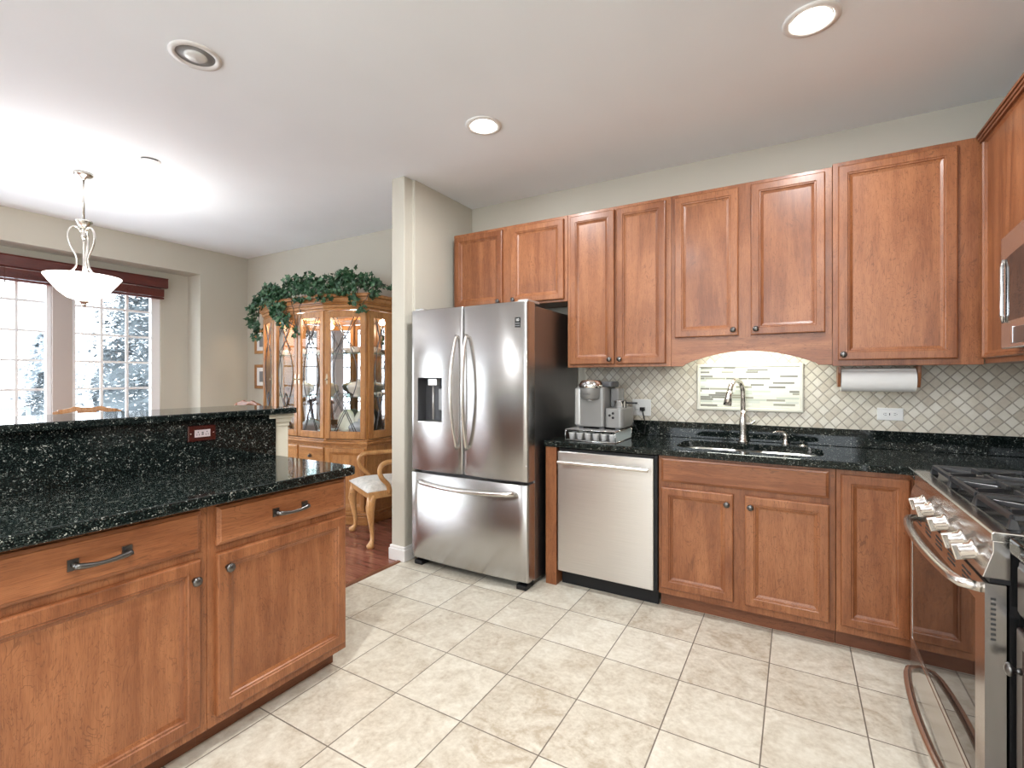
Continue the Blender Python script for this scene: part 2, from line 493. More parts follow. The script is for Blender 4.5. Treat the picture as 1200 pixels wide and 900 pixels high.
# ------------------------------------------------------------------ geometry helpers
class MB:
    def __init__(s, T=None):
        s.v, s.f, s.sm = [], [], []
        s.T = T or Matrix.Identity(4)
    def add(s, vs, fs, smooth=False):
        k = len(s.v)
        s.v += [s.T @ Vector(p) for p in vs]
        s.f += [tuple(i + k for i in f) for f in fs]
        s.sm += [smooth] * len(fs)
        return s
    def box(s, x0, y0, z0, x1, y1, z1):
        x0, x1 = min(x0, x1), max(x0, x1)
        y0, y1 = min(y0, y1), max(y0, y1)
        z0, z1 = min(z0, z1), max(z0, z1)
        return s.add([(x0, y0, z0), (x1, y0, z0), (x1, y1, z0), (x0, y1, z0), (x0, y0, z1), (x1, y0, z1), (x1, y1, z1), (x0, y1, z1)],
                     [(0, 3, 2, 1), (4, 5, 6, 7), (0, 1, 5, 4), (1, 2, 6, 5), (2, 3, 7, 6), (3, 0, 4, 7)])
    def prism(s, poly, axis, a, b):
        # poly: 2D points; axis x -> (y,z), y -> (x,z), z -> (x,y)
        def P(p, t):
            return {'x': (t, p[0], p[1]), 'y': (p[0], t, p[1]), 'z': (p[0], p[1], t)}[axis]
        n = len(poly)
        vs = [P(p, a) for p in poly] + [P(p, b) for p in poly]
        fs = [tuple(range(n))[::-1], tuple(range(n, 2 * n))] + [(i, (i + 1) % n, n + (i + 1) % n, n + i) for i in range(n)]
        return s.add(vs, fs)
    def lathe(s, prof, c, n=24, axis='z', smooth=True, cap=True):
        vs, fs = [], []
        for r, h in prof:
            for i in range(n):
                a = 2 * math.pi * i / n
                u, w = r * math.cos(a), r * math.sin(a)
                p = {'z': (u, w, h), 'y': (u, h, w), 'x': (h, u, w)}[axis]
                vs.append((c[0] + p[0], c[1] + p[1], c[2] + p[2]))
        for j in range(len(prof) - 1):
            for i in range(n):
                k = (i + 1) % n
                fs.append((j * n + i, j * n + k, (j + 1) * n + k, (j + 1) * n + i))
        if cap:
            if prof[0][0] > 1e-5:
                fs.append(tuple(range(n))[::-1])
            if prof[-1][0] > 1e-5:
                fs.append(tuple(range((len(prof) - 1) * n, len(prof) * n)))
        return s.add(vs, fs, smooth)
    def tube(s, pts, r, n=8, smooth=True, flat=1.0, closed=False):
        pts = [Vector(p) for p in pts]
        m = len(pts)
        rs = r if isinstance(r, (list, tuple)) else [r] * m
        vs, fs = [], []
        up = None
        for i, p in enumerate(pts):
            if closed:
                t = (pts[(i + 1) % m] - pts[i - 1]).normalized()
            else:
                t = (pts[min(i + 1, m - 1)] - pts[max(i - 1, 0)]).normalized()
            if up is None:
                up = Vector((0, 0, 1)) if abs(t.z) < 0.9 else Vector((1, 0, 0))
            sd = t.cross(up).normalized()
            up = sd.cross(t).normalized()
            for k in range(n):
                a = 2 * math.pi * k / n
                vs.append(tuple(p + sd * math.cos(a) * rs[i] + up * math.sin(a) * rs[i] * flat))
        for i in range(m if closed else m - 1):
            for k in range(n):
                q = (k + 1) % n
                j = (i + 1) % m
                fs.append((i * n + k, i * n + q, j * n + q, j * n + k))
        if not closed:
            fs += [tuple(range(n))[::-1], tuple(range((m - 1) * n, m * n))]
        return s.add(vs, fs, smooth)
    def rings(s, w, h, steps, cap_last=True, cap_first=True):
        # nested rectangles in the local x-z plane, steps = (inset, y)
        vs, fs = [], []
        for ins, y in steps:
            vs += [(ins, y, ins), (w - ins, y, ins), (w - ins, y, h - ins), (ins, y, h - ins)]
        for j in range(len(steps) - 1):
            for i in range(4):
                k = (i + 1) % 4
                fs.append((j * 4 + i, j * 4 + k, (j + 1) * 4 + k, (j + 1) * 4 + i))
        if cap_first:
            fs.append((3, 2, 1, 0))
        if cap_last:
            b = (len(steps) - 1) * 4
            fs.append((b, b + 1, b + 2, b + 3))
        return s.add(vs, fs)
    def grid(s, fn, nu, nv, smooth=True):
        vs = [fn(i / nu, j / nv) for j in range(nv + 1) for i in range(nu + 1)]
        fs = [(j * (nu + 1) + i, j * (nu + 1) + i + 1, (j + 1) * (nu + 1) + i + 1, (j + 1) * (nu + 1) + i) for j in range(nv) for i in range(nu)]
        return s.add(vs, fs, smooth)
    def build(s, name, mat, parent=None, bevel=0.0, seg=2, origin=None, sub=0, solid=0):
        if parent is not None:
            org = WO[parent.name]
        elif origin is not None:
            org = Vector(origin)
        else:
            xs = [p.x for p in s.v]; ys = [p.y for p in s.v]; zs = [p.z for p in s.v]
            org = Vector(((min(xs) + max(xs)) / 2, (min(ys) + max(ys)) / 2, min(zs)))
        me = bpy.data.meshes.new(name)
        me.from_pydata([tuple(p - org) for p in s.v], [], s.f)
        me.validate()
        for p, q in zip(me.polygons, s.sm):
            p.use_smooth = q
        me.materials.append(mat)
        import bmesh
        bm = bmesh.new(); bm.from_mesh(me)
        bmesh.ops.recalc_face_normals(bm, faces=bm.faces)
        bm.to_mesh(me); bm.free()
        o = bpy.data.objects.new(name, me)
        COL.objects.link(o)
        if parent is not None:
            o.parent = parent
        else:
            o.location = org
        WO[o.name] = org
        if solid:
            md = o.modifiers.new('solid', 'SOLIDIFY'); md.thickness = solid; md.offset = 0
        if sub:
            md = o.modifiers.new('sub', 'SUBSURF'); md.levels = sub; md.render_levels = sub
        if bevel:
            md = o.modifiers.new('bevel', 'BEVEL')
            md.width = bevel; md.segments = seg; md.limit_method = 'ANGLE'; md.angle_limit = R(40)
        return o

def B(x0, y0, z0, x1, y1, z1, T=None):
    return MB(T).box(x0, y0, z0, x1, y1, z1)

def thing(name, label, cat, loc, group=None):
    o = bpy.data.objects.new(name, None)
    o.empty_display_size = 0.1
    COL.objects.link(o)
    o.location = loc
    WO[o.name] = Vector(loc)
    return tag(o, label, cat, group)
def tag(o, label, cat, group=None):
    o['label'] = label
    o['category'] = cat
    if group:
        o['group'] = group
    return o
def struct(o):
    o['kind'] = 'structure'
    return o
def copy_tree(o, parent=None):
    c = o.copy()
    COL.objects.link(c)
    WO[c.name] = WO.get(o.name, Vector((0, 0, 0)))
    if parent is not None:
        c.parent = parent
    for ch in list(o.children):
        copy_tree(ch, c)
    return c
def cut(o, cutter):
    # real hole, baked into the mesh
    co = cutter.build('cutter', black_p)
    md = o.modifiers.new('b', 'BOOLEAN'); md.operation = 'DIFFERENCE'; md.solver = 'EXACT'; md.object = co
    bpy.context.view_layer.update()
    dg = bpy.context.evaluated_depsgraph_get()
    me = bpy.data.meshes.new_from_object(o.evaluated_get(dg))
    o.modifiers.clear()
    old = o.data; o.data = me; me.name = old.name
    bpy.data.objects.remove(co)
def text(name, body, size, T, mat, parent, extrude=0.0004, align='CENTER'):
    cu = bpy.data.curves.new('txt', 'FONT')
    cu.body = body; cu.size = size; cu.extrude = extrude; cu.align_x = align; cu.align_y = 'CENTER'
    ob = bpy.data.objects.new('txt', cu)
    COL.objects.link(ob)
    bpy.context.view_layer.update()
    dg = bpy.context.evaluated_depsgraph_get()
    me = bpy.data.meshes.new_from_object(ob.evaluated_get(dg))
    bpy.data.objects.remove(ob)
    me.transform(Matrix.Translation(-WO[parent.name]) @ T)
    me.materials.clear(); me.materials.append(mat)
    o = bpy.data.objects.new(name, me)
    COL.objects.link(o); o.parent = parent
    WO[o.name] = WO[parent.name]
    return o
def Tr(x, y, z, rz=0):
    return Matrix.Translation((x, y, z)) @ Matrix.Rotation(rz, 4, 'Z')
def T_back(x, y, z):      # local x -> +X, front -> -Y
    return Tr(x, y, z, 0)
def T_left(x, y, z):      # on the peninsula: local x -> +Y, front -> +X
    return Tr(x, y, z, R(90))
def T_right(x, y, z):     # on the right wall: local x -> -Y, front -> -X
    return Tr(x, y, z, R(-90))
def arc(c, r, a0, a1, n, f):
    return [f(c, r, R(a0 + (a1 - a0) * i / n)) for i in range(n + 1)]

# ------------------------------------------------------------------ room shell
def wall_box(name, x0, y0, z0, x1, y1, z1, m=wall_m):
    return struct(B(x0, y0, z0, x1, y1, z1).build(name, m, origin=(0, 0, 0)))
struct(B(-2.455, REARY, -0.05, RWX, BWY, 0).build('floor', tile_m, origin=(0, 0, 0)))
struct(B(LWX - 0.35, REARY, -0.05, -2.455, DWY, 0).build('floor', plank_m, origin=(0, 0, 0)))
struct(B(LWX - 0.45, REARY - 0.15, CEIL, RWX + 0.15, DWY + 0.15, CEIL + 0.1).build('ceiling', ceil_m, origin=(0, 0, 0)))
wall_box('wall_back', -2.53, BWY, 0, RWX + 0.15, BWY + 0.2, CEIL)
wall_box('wall_dining', LWX - 0.45, DWY, 0, -2.53, DWY + 0.15, CEIL)
wall_box('wall_right', RWX, REARY, 0, RWX + 0.15, BWY, CEIL)
# short wall beside the fridge, with the slight step seen near its end
struct(MB().prism([(-2.54, 2.61), (-2.418, 2.61), (-2.418, 2.70), (-2.40, 2.70), (-2.40, BWY), (-2.54, BWY)], 'z', 0, CEIL).build('wall_fridge_side', wall_m, origin=(0, 0, 0), bevel=0.006))
bbm = MB().prism([(-2.556, 2.594), (-2.402, 2.594), (-2.402, 2.70), (-2.556, 2.70)], 'z', 0, 0.085)
bbm.prism([(-2.550, 2.600), (-2.408, 2.600), (-2.408, 2.70), (-2.550, 2.70)], 'z', 0.085, 0.105)
struct(bbm.build('baseboard_fridge_side', trim_m, bevel=0.004))
struct(B(-2.556, 2.70, 0, -2.54, DWY, 0.105).build('baseboard_dining_side', trim_m, bevel=0.004))
struct(B(LWX, DWY - 0.016, 0, -2.556, DWY, 0.105).build('baseboard_dining', trim_m, bevel=0.004))
struct(MB().prism([(-2.475, 0), (-2.435, 0), (-2.442, 0.008), (-2.468, 0.008)], 'y', REARY + 0.1, 2.60).build('trim_1', toe_wood_y))
# left wall: bay recess, and a patio door opening added to let light in
AY0, AY1, AZ, AX = 0.02, 2.935, 2.475, -6.02
wall_box('wall_left', LWX - 0.15, AY1, 0, LWX, DWY, CEIL)
wall_box('wall_left', LWX - 0.15, AY0, AZ, LWX, AY1, CEIL)
wall_box('wall_left', LWX - 0.15, -0.75, 0, LWX, AY0, CEIL)
wall_box('wall_left', LWX - 0.15, -2.75, 2.5, LWX, -0.75, CEIL)
wall_box('wall_left', LWX - 0.15, REARY, 0, LWX, -2.75, CEIL)
# recess shell
wall_box('wall_bay', AX - 0.16, AY1, 0, LWX - 0.15, AY1 + 0.12, AZ + 0.1)
wall_box('wall_bay', AX - 0.16, AY0 - 0.12, 0, LWX - 0.15, AY0, AZ + 0.1)
wall_box('wall_bay', AX - 0.16, AY0, AZ, LWX - 0.15, AY1, AZ + 0.1)
WZ0, WZ1, WY0, WY1 = 0.64, 2.30, 0.36, 2.66
wall_box('wall_bay', AX - 0.16, AY0, 0, AX, AY1, WZ0)
wall_box('wall_bay', AX - 0.16, AY0, WZ1, AX, AY1, AZ)
wall_box('wall_bay', AX - 0.16, WY1, WZ0, AX, AY1, WZ1)
wall_box('wall_bay', AX - 0.16, AY0, WZ0, AX, WY0, WZ1)
for a in (0.945, 1.756):
    struct(B(AX - 0.10, a, WZ0, AX + 0.012, a + 0.145, WZ1).build('trim_2', mull_m, bevel=0.004))
struct(B(AX, WY0 - 0.03, WZ0 - 0.03, AX + 0.07, WY1 + 0.03, WZ0).build('trim_3', trim_m, bevel=0.006))
k = 0
for (y0, y1) in ((WY0, 0.945), (1.09, 1.756), (1.901, WY1)):
    k += 1
    w = struct(MB().box(AX - 0.07, y0, WZ0, AX - 0.02, y0 + 0.035, WZ1).box(AX - 0.07, y1 - 0.035 - (0.05 if k == 3 else 0), WZ0, AX - 0.02, y1, WZ1)
               .box(AX - 0.07, y0, WZ0, AX - 0.02, y1, WZ0 + 0.045).box(AX - 0.07, y0, WZ1 - 0.045, AX - 0.02, y1, WZ1).build('window_%d' % k, sash_m, bevel=0.003))
    a, b_ = y0 + 0.03, y1 - 0.03 - (0.05 if k == 3 else 0)
    mm = MB()
    for j in (1, 2):
        yy = a + (b_ - a) * j / 3
        mm.box(AX - 0.055, yy - 0.011, WZ0 + 0.04, AX - 0.037, yy + 0.011, WZ1 - 0.04)
    for z in (2.02, 1.747, 1.475, 1.205, 0.935):
        mm.box(AX - 0.053, a, z - 0.011, AX - 0.039, b_, z + 0.011)
    mm.build('muntins', sash_m, w)
    B(AX - 0.064, a, WZ0 + 0.04, AX - 0.060, b_, WZ1 - 0.04).build('pane', glass_m, w)
# rear wall with a wide unseen window, added to light the room
wall_box('wall_rear', LWX - 0.15, REARY - 0.15, 0, -2.25, REARY, CEIL)
wall_box('wall_rear', 0.95, REARY - 0.15, 0, RWX + 0.15, REARY, CEIL)
wall_box('wall_rear', -2.25, REARY - 0.15, 2.6, 0.95, REARY, CEIL)
wall_box('wall_rear', -2.25, REARY - 0.15, 0, 0.95, REARY, 0.9)
w = MB()
for x in (-2.25, -1.22, -1.15, -0.12, -0.05, 0.88):
    w.box(x, REARY - 0.1, 0.9, x + 0.07, REARY - 0.04, 2.6)
w.box(-2.25, REARY - 0.1, 0.9, 0.95, REARY - 0.04, 0.98).box(-2.25, REARY - 0.1, 2.52, 0.95, REARY - 0.04, 2.6)
w = struct(w.build('window_4', sash_m))
w = MB()
for y in (-2.75, -1.79, -0.82):
    w.box(LWX - 0.1, y, 0, LWX - 0.04, y + 0.07, 2.5)
w.box(LWX - 0.1, -2.75, 0, LWX - 0.04, -0.75, 0.08).box(LWX - 0.1, -2.75, 2.42, LWX - 0.04, -0.75, 2.5)
struct(w.build('window_5', sash_m))  # unseen patio door frame, added as a daylight source

# ------------------------------------------------------------------ cabinetry
def knob(parent, T, x, z, m=None):
    mb = MB(T @ Matrix.Translation((x, 0, z)))
    mb.lathe([(0.009, 0.0), (0.006, -0.006), (0.006, -0.013), (0.0145, -0.017), (0.0165, -0.021), (0.014, -0.026), (0.006, -0.029), (0, -0.0295)], (0, 0, 0), 16, 'y')
    return mb.build('knob', m or pewter, parent)
def pull(parent, T, x, z, half=0.064):
    mb = MB(T @ Matrix.Translation((x, 0, z)))
    for s in (-1, 1):
        mb.prism([(s * half - 0.013, -0.016), (s * half + 0.013, -0.016), (s * half + 0.013, 0.016), (s * half - 0.013, 0.016)], 'y', -0.004, 0)
        mb.lathe([(0.009, 0), (0.0065, -0.01), (0.007, -0.024)], (s * half, 0, 0), 10, 'y')
    pts = []
    for i in range(13):
        t = -1 + 2 * i / 12
        pts.append((t * (half + 0.004), -0.024 - 0.006 * (1 - t * t), -0.007 * (1 - t * t)))
    mb.tube(pts, [0.0075 - 0.002 * math.cos(math.pi * (i - 6) / 6) * 0.8 for i in range(13)], 10)
    return mb.build('pull', pewter, parent)
def door(parent, T, x, z, w, h, mat=cherry, pan=cherry, st=0.058, t=0.02, name='door', kn=None):
    TT = T @ Matrix.Translation((x, 0, z))
    fr = MB(TT).rings(w, h, [(0.0, 0), (0, -t + 0.006), (0.002, -t + 0.002), (0.006, -t), (st - 0.018, -t), (st - 0.015, -t + 0.004), (st - 0.009, -t + 0.0045),
                             (st - 0.006, -t + 0.010), (st + 0.006, -t + 0.015)], cap_last=False).build(name, mat, parent)
    MB(TT).rings(w, h, [(st + 0.003, -0.001), (st + 0.005, -t + 0.0152)], cap_first=True).build('door_panel', pan, fr)
    if kn:
        knob(fr, T @ Matrix.Translation((0, -t, 0)), kn[0], kn[1])
    return fr
def drawer_front(parent, T, x, z, w, h, mat, t=0.02, pl=None, kn=None):
    TT = T @ Matrix.Translation((x, 0, z))
    fr = MB(TT).rings(w, h, [(0, 0), (0, -t + 0.008), (0.002, -t + 0.006), (0.010, -t + 0.003), (0.0125, -t)]).build('drawer', mat, parent)
    if pl:
        for q in pl:
            pull(fr, T @ Matrix.Translation((0, -t, 0)), q[0], q[1])
    return fr

# --- base run on the back wall
FY = 2.83
sc = thing('sink_base_cabinet', 'cherry base cabinet with two doors under the sink', 'cabinet', (-0.26, 3.1, 0))
cb = MB()
cb.box(-0.68, FY, 0.085, 0.165, FY + 0.02, 0.874)
cb.box(-0.68, FY + 0.02, 0.085, -0.662, 3.40, 0.874).box(0.147, FY + 0.02, 0.085, 0.165, 3.40, 0.874).box(-0.662, FY + 0.02, 0.085, 0.147, 3.40, 0.103)
cb.build('carcass', cherry, sc, bevel=0.002)
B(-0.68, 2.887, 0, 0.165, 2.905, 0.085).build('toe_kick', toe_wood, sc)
Tb = T_back(0, FY, 0)
drawer_front(sc, Tb, -0.663, 0.727, 0.80, 0.133, cherry_x)
door(sc, Tb, -0.663, 0.124, 0.375, 0.572, kn=(-0.318, 0.642))
door(sc, Tb, -0.232, 0.124, 0.371, 0.572, kn=(-0.205, 0.642))

cc = thing('corner_base_cabinet', 'cherry corner base cabinet with one narrow door, beside the range', 'cabinet', (0.31, 3.1, 0))
cb = MB()
cb.box(0.167, FY, 0.085, 0.475, FY + 0.02, 0.874).box(0.46, 2.665, 0.085, 0.478, FY, 0.874).box(0.167, FY + 0.02, 0.085, 0.185, 3.40, 0.874)
cb.box(0.478, 2.665, 0.085, 1.05, 2.68, 0.874)
cb.build('carcass', cherry, cc, bevel=0.002)
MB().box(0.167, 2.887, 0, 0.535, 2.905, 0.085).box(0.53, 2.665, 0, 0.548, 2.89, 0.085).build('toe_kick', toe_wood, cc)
door(cc, Tb, 0.186, 0.124, 0.262, 0.727)

ep = B(-1.387, 2.80, 0, -1.312, 3.42, 0.874).build('end_panel', cherry, bevel=0.002)
tag(ep, 'narrow cherry end panel standing between fridge and dishwasher', 'cabinet panel')

# near cabinet past the range
near_black = wood('near_black_wood', (0.010, 0.005, 0.004), (0.030, 0.012, 0.009), 'z', 0.35, 0.1)  # near-black brown, much darker than the cherry cabinets
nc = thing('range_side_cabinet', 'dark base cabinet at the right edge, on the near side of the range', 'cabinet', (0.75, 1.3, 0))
MB().box(0.492, 0.80, 0.085, 1.05, 1.69, 0.874).build('carcass', near_black, nc, bevel=0.002)
B(0.56, 0.80, 0, 0.58, 1.69, 0.085).build('toe_kick', near_black, nc)
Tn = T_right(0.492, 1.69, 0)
door(nc, Tn, 0.012, 0.124, 0.42, 0.572, near_black, near_black, kn=(0.045, 0.60))
drawer_front(nc, Tn, 0.012, 0.727, 0.42, 0.133, near_black)
door(nc, Tn, 0.455, 0.124, 0.42, 0.572, near_black, near_black)

# --- countertop with sink hole
top = MB().prism([(-1.395, 2.790), (0.434, 2.790), (0.434, 2.660), (1.068, 2.660), (1.068, 3.428), (-1.395, 3.428)], 'z', 0.876, 0.914)
top = top.build('countertop', granite_m, origin=(0, 0, 0.876), bevel=0.006)
tag(top, 'dark green granite countertop with the sink set into it', 'countertop')
def rrect(x0, y0, x1, y1, r, n=6):
    pts = []
    for cx, cy, a in ((x1 - r, y1 - r, 0), (x0 + r, y1 - r, 90), (x0 + r, y0 + r, 180), (x1 - r, y0 + r, 270)):
        for i in range(n + 1):
            q = R(a + 90 * i / n)
            pts.append((cx + r * math.cos(q), cy + r * math.sin(q)))
    return pts
SX0, SX1, SY0, SY1 = -0.615, 0.125, 2.91, 3.27
cut(top, MB().prism(rrect(SX0, SY0, SX1, SY1, 0.09), 'z', 0.8, 1.0))
sk = thing('kitchen_sink', 'undermount double-bowl stainless sink in the green granite', 'sink', (-0.245, 3.09, 0.70))
def bowl(x0, x1):
    mb = MB()
    loops = [(rrect(x0 - 0.012, SY0 - 0.012, x1 + 0.012, SY1 + 0.012, 0.09), 0.875), (rrect(x0, SY0, x1, SY1, 0.085), 0.875), (rrect(x0 + 0.012, SY0 + 0.012, x1 - 0.012, SY1 - 0.012, 0.08), 0.72),
             (rrect(x0 + 0.05, SY0 + 0.05, x1 - 0.05, SY1 - 0.05, 0.05), 0.70)]
    vs, fs = [], []
    n = len(loops[0][0])
    for lp, z in loops:
        vs += [(p[0], p[1], z) for p in lp]
    for j in range(len(loops) - 1):
        for i in range(n):
            k = (i + 1) % n
            fs.append((j * n + i, j * n + k, (j + 1) * n + k, (j + 1) * n + i))
    fs.append(tuple(range((len(loops) - 1) * n, len(loops) * n)))
    mb.add(vs, fs, True)
    o = mb.build('bowl', steel_h, sk)
    MB().lathe([(0.042, 0.703), (0.040, 0.706), (0.018, 0.704)], ((x0 + x1) / 2, 3.10, 0), 20).build('drain', chrome, o)
bowl(SX0, -0.255)
bowl(-0.235, SX1)
B(-0.262, SY0, 0.862, -0.228, SY1, 0.874).build('divider', steel_h, sk, bevel=0.004)

fa = thing('faucet', 'tall gooseneck pull-down faucet behind the sink', 'faucet', (-0.285, 3.335, 0.914))
MB().lathe([(0.030, 0), (0.030, 0.006), (0.023, 0.012), (0.020, 0.05), (0.022, 0.10), (0.024, 0.125), (0.020, 0.15), (0.0165, 0.20)], (-0.285, 3.335, 0.914), 20).build('base', satin, fa)
pts = [(-0.285, 3.335, 1.10), (-0.285, 3.335, 1.215)]
for i in range(1, 13):
    a = math.pi * i / 12 * 0.92
    dx, dy = -0.06, -0.155
    t = (1 - math.cos(a)) / 2
    pts.append((-0.285 + dx * t, 3.335 + dy * t, 1.215 + 0.085 * math.sin(a)))
MB().tube(pts, 0.015, 12).build('spout', satin, fa)
e = pts[-1]
MB().tube([e, (e[0] - 0.004, e[1] - 0.008, e[2] - 0.025), (e[0] - 0.012, e[1] - 0.022, e[2] - 0.085)], [0.0155, 0.019, 0.024], 14).build('spray_head', satin, fa)
MB().tube([(-0.262, 3.33, 1.03), (-0.235, 3.33, 1.035), (-0.215, 3.328, 1.05)], [0.011, 0.009, 0.006], 10).build('handle', satin, fa)

sd = thing('soap_dispenser', 'short curved soap dispenser right of the faucet', 'soap dispenser', (-0.055, 3.335, 0.914))
MB().lathe([(0.021, 0), (0.021, 0.006), (0.012, 0.012), (0.012, 0.05), (0.015, 0.055), (0.015, 0.064), (0.004, 0.068)], (-0.055, 3.335, 0.914), 16).build('body', satin, sd)
MB().tube([(-0.05, 3.335, 0.980), (-0.075, 3.325, 0.990), (-0.105, 3.31, 0.992), (-0.122, 3.30, 0.984)], [0.008, 0.0065, 0.006, 0.005], 8).build('spout', satin, sd)
st = MB().lathe([(0.026, 0), (0.026, 0.003), (0.010, 0.006), (0.006, 0.012), (0.0, 0.013)], (0.035, 3.33, 0.914), 16).build('sink_hole_cover', satin)
tag(st, 'small round metal cap on the counter right of the soap dispenser', 'cap')

gs = B(-1.36, 3.408, 0.914, 1.068, 3.428, 1.017).build('granite_upstand', granite_m, origin=(0, 0, 0.914), bevel=0.003)
tag(gs, 'low dark granite upstand along the back wall above the counter', 'backsplash')
gs = B(1.05, 2.66, 0.914, 1.068, 3.408, 1.017).build('granite_upstand', granite_m, origin=(0, 0, 0.914), bevel=0.003)
tag(gs, 'low granite upstand on the right wall behind the range corner', 'backsplash')
struct(B(-1.36, 3.420, 1.017, 1.068, 3.43, 1.60).build('wall_tile_back', diamond_x, origin=(0, 0, 0)))
struct(B(1.060, 0.8, 1.017, 1.07, 3.42, 1.60).build('wall_tile_right', diamond_y, origin=(0, 0, 0)))

nt_ = B(0.462, 0.80, 0.876, 1.068, 1.688, 0.914).build('countertop', granite_m, origin=(0.7, 1.2, 0.876), bevel=0.006)
tag(nt_, 'short granite countertop at the right edge, on the near side of the range', 'countertop')

# mosaic inset
mi = thing('mosaic_inset', 'framed strip-mosaic tile inset in the backsplash behind the faucet', 'tile panel', (-0.265, 3.42, 1.10))
Tm = T_back(-0.57, 3.4205, 1.102)
MB(Tm).rings(0.61, 0.302, [(0, 0), (0, -0.010), (0.006, -0.016), (0.018, -0.016), (0.024, -0.008)], cap_last=False).build('frame', plain('pale_stone_liner', (0.72, 0.70, 0.61), 0.35), mi)
MB(Tm).box(0.02, -0.009, 0.02, 0.59, -0.002, 0.282).build('strip_tiles', mosaic_m, mi)

# --- wall cabinets
UY = 3.10
def upper(name, label, x0, x1, z0, z1, doors, frame_mat=cherry):
    t = thing(name, label, 'cabinet', ((x0 + x1) / 2, 3.25, z0))
    mb = MB().box(x0, UY + 0.018, z0 + 0.012, x0 + 0.018, 3.418, z1).box(x1 - 0.018, UY + 0.018, z0 + 0.012, x1, 3.418, z1)
    mb.box(x0, UY + 0.018, z0 + 0.012, x1, 3.418, z0 + 0.030).box(x0, UY + 0.018, z1 - 0.018, x1, 3.418, z1).box(x0, 3.40, z0 + 0.012, x1, 3.418, z1)
    mb.box(x0 + 0.0005, UY, z0, x1 - 0.0005, UY + 0.018, z1)
    mb.build('carcass', frame_mat, t, bevel=0.0015)
    for d in doors:
        door(t, T_back(0, UY, 0), d[0], d[2], d[1] - d[0], d[3] - d[2], kn=d[4])
    return t
upper('wall_cabinet', 'short two-door cherry wall cabinet above the fridge', -2.345, -1.366, 1.845, 2.44,
      [(-2.325, -1.889, 1.862, 2.418, (-1.918, 1.885)), (-1.815, -1.391, 1.862, 2.418, (-1.788, 1.885))])
upper('wall_cabinet', 'tall two-door cherry wall cabinet above the dishwasher and coffee maker', -1.365, -0.668, 1.385, 2.44,
      [(-1.343, -1.029, 1.405, 2.418, (-1.056, 1.435)), (-1.014, -0.700, 1.405, 2.418, (-0.988, 1.435))])
wc = upper('wall_cabinet', 'cherry wall cabinet over the sink with arched valance below its doors', -0.667, 0.166, 1.55, 2.44,
      [(-0.645, -0.289, 1.560, 2.418, (-0.315, 1.592)), (-0.223, 0.134, 1.560, 2.418, (-0.197, 1.592))])
pl = [(-0.667, 1.56), (-0.667, 1.385), (-0.60, 1.385)]
for i in range(25):
    t = i / 24
    x = -0.585 + 0.675 * t
    pl.append((x, 1.397 + 0.074 * math.sin(math.pi * t) ** 0.85))
pl += [(0.105, 1.385), (0.166, 1.385), (0.166, 1.56)]
MB().prism(pl, 'y', UY + 0.0005, UY + 0.0175).build('valance', cherry_x, wc)
upper('wall_cabinet', 'single-door cherry wall cabinet in the corner, above the paper towels', 0.167, 0.765, 1.378, 2.455,
      [(0.192, 0.669, 1.408, 2.430, (0.214, 1.437))])

# microwave cabinet on the right wall
mc = thing('microwave_cabinet', 'tall cherry panelled wall cabinet around the microwave, right edge', 'cabinet', (0.9, 2.4, 1.38))
MB().box(0.767, 1.55, 1.382, 1.055, 3.095, 2.455).build('carcass', cherry, mc, bevel=0.002)
TR_ = T_right(0.767, 3.075, 0)
fr = MB(TR_ @ Matrix.Translation((0, 0, 1.405))).rings(1.45, 1.030, [(0, 0), (0, -0.012), (0.004, -0.018), (0.012, -0.018), (0.016, -0.012), (0.022, -0.013), (0.032, -0.004), (0.036, -0.003)]).build('face_panel', cherry, mc)
mb = MB(TR_)
for i, (zz, yy) in enumerate(((2.415, 0.024), (2.428, 0.030), (2.441, 0.036))):
    mb.box(-0.01, -yy, zz, 1.49, 0, zz + 0.014)
mb.build('crown_moulding', toe_wood_y, mc, bevel=0.003)

mw = thing('microwave', 'stainless over-range microwave with dark window, cut by the right edge', 'microwave', (0.9, 2.2, 1.43))
MY1, MY0 = 2.638, 1.74
MB().box(0.715, MY0, 1.430, 0.7435, MY1, 1.855).build('body', steel_side, mw)
arcp = [(0, 0), (0.898, 0), (0.898, 0.435)] + [(0.898 - 0.898 * i / 12, 0.435 + 0.03 * math.sin(math.pi * i / 12)) for i in range(1, 12)] + [(0, 0.435)]
arcp = [(-(p[0]) + MY1, p[1] + 1.428) for p in arcp]
MB().prism(arcp, 'x', 0.700, 0.716).build('face', steel_y, mw, bevel=0.004)
wp = [(0.055, 0.105), (0.66, 0.105), (0.66, 0.345)] + [(0.66 - 0.605 * i / 10, 0.345 + 0.025 * math.sin(math.pi * i / 10)) for i in range(1, 10)] + [(0.055, 0.345)]
wp = [(-(p[0]) + MY1, p[1] + 1.428) for p in wp]
MB().prism(wp, 'x', 0.6975, 0.702).build('window', oven_glass, mw)
MB().tube([(0.696, MY1 - 0.045, 1.528), (0.690, MY1 - 0.045, 1.56), (0.690, MY1 - 0.045, 1.74), (0.696, MY1 - 0.045, 1.772)], 0.007, 10).build('window_bar', chrome, mw)
MB().box(0.697, MY1 - 0.72, 1.445, 0.7005, MY1 - 0.11, 1.505).build('vent_grille', steel_side, mw, bevel=0.002)
MB().box(0.696, MY1 - 0.13, 1.447, 0.6995, MY1 - 0.118, 1.507).build('bar', chrome, mw)

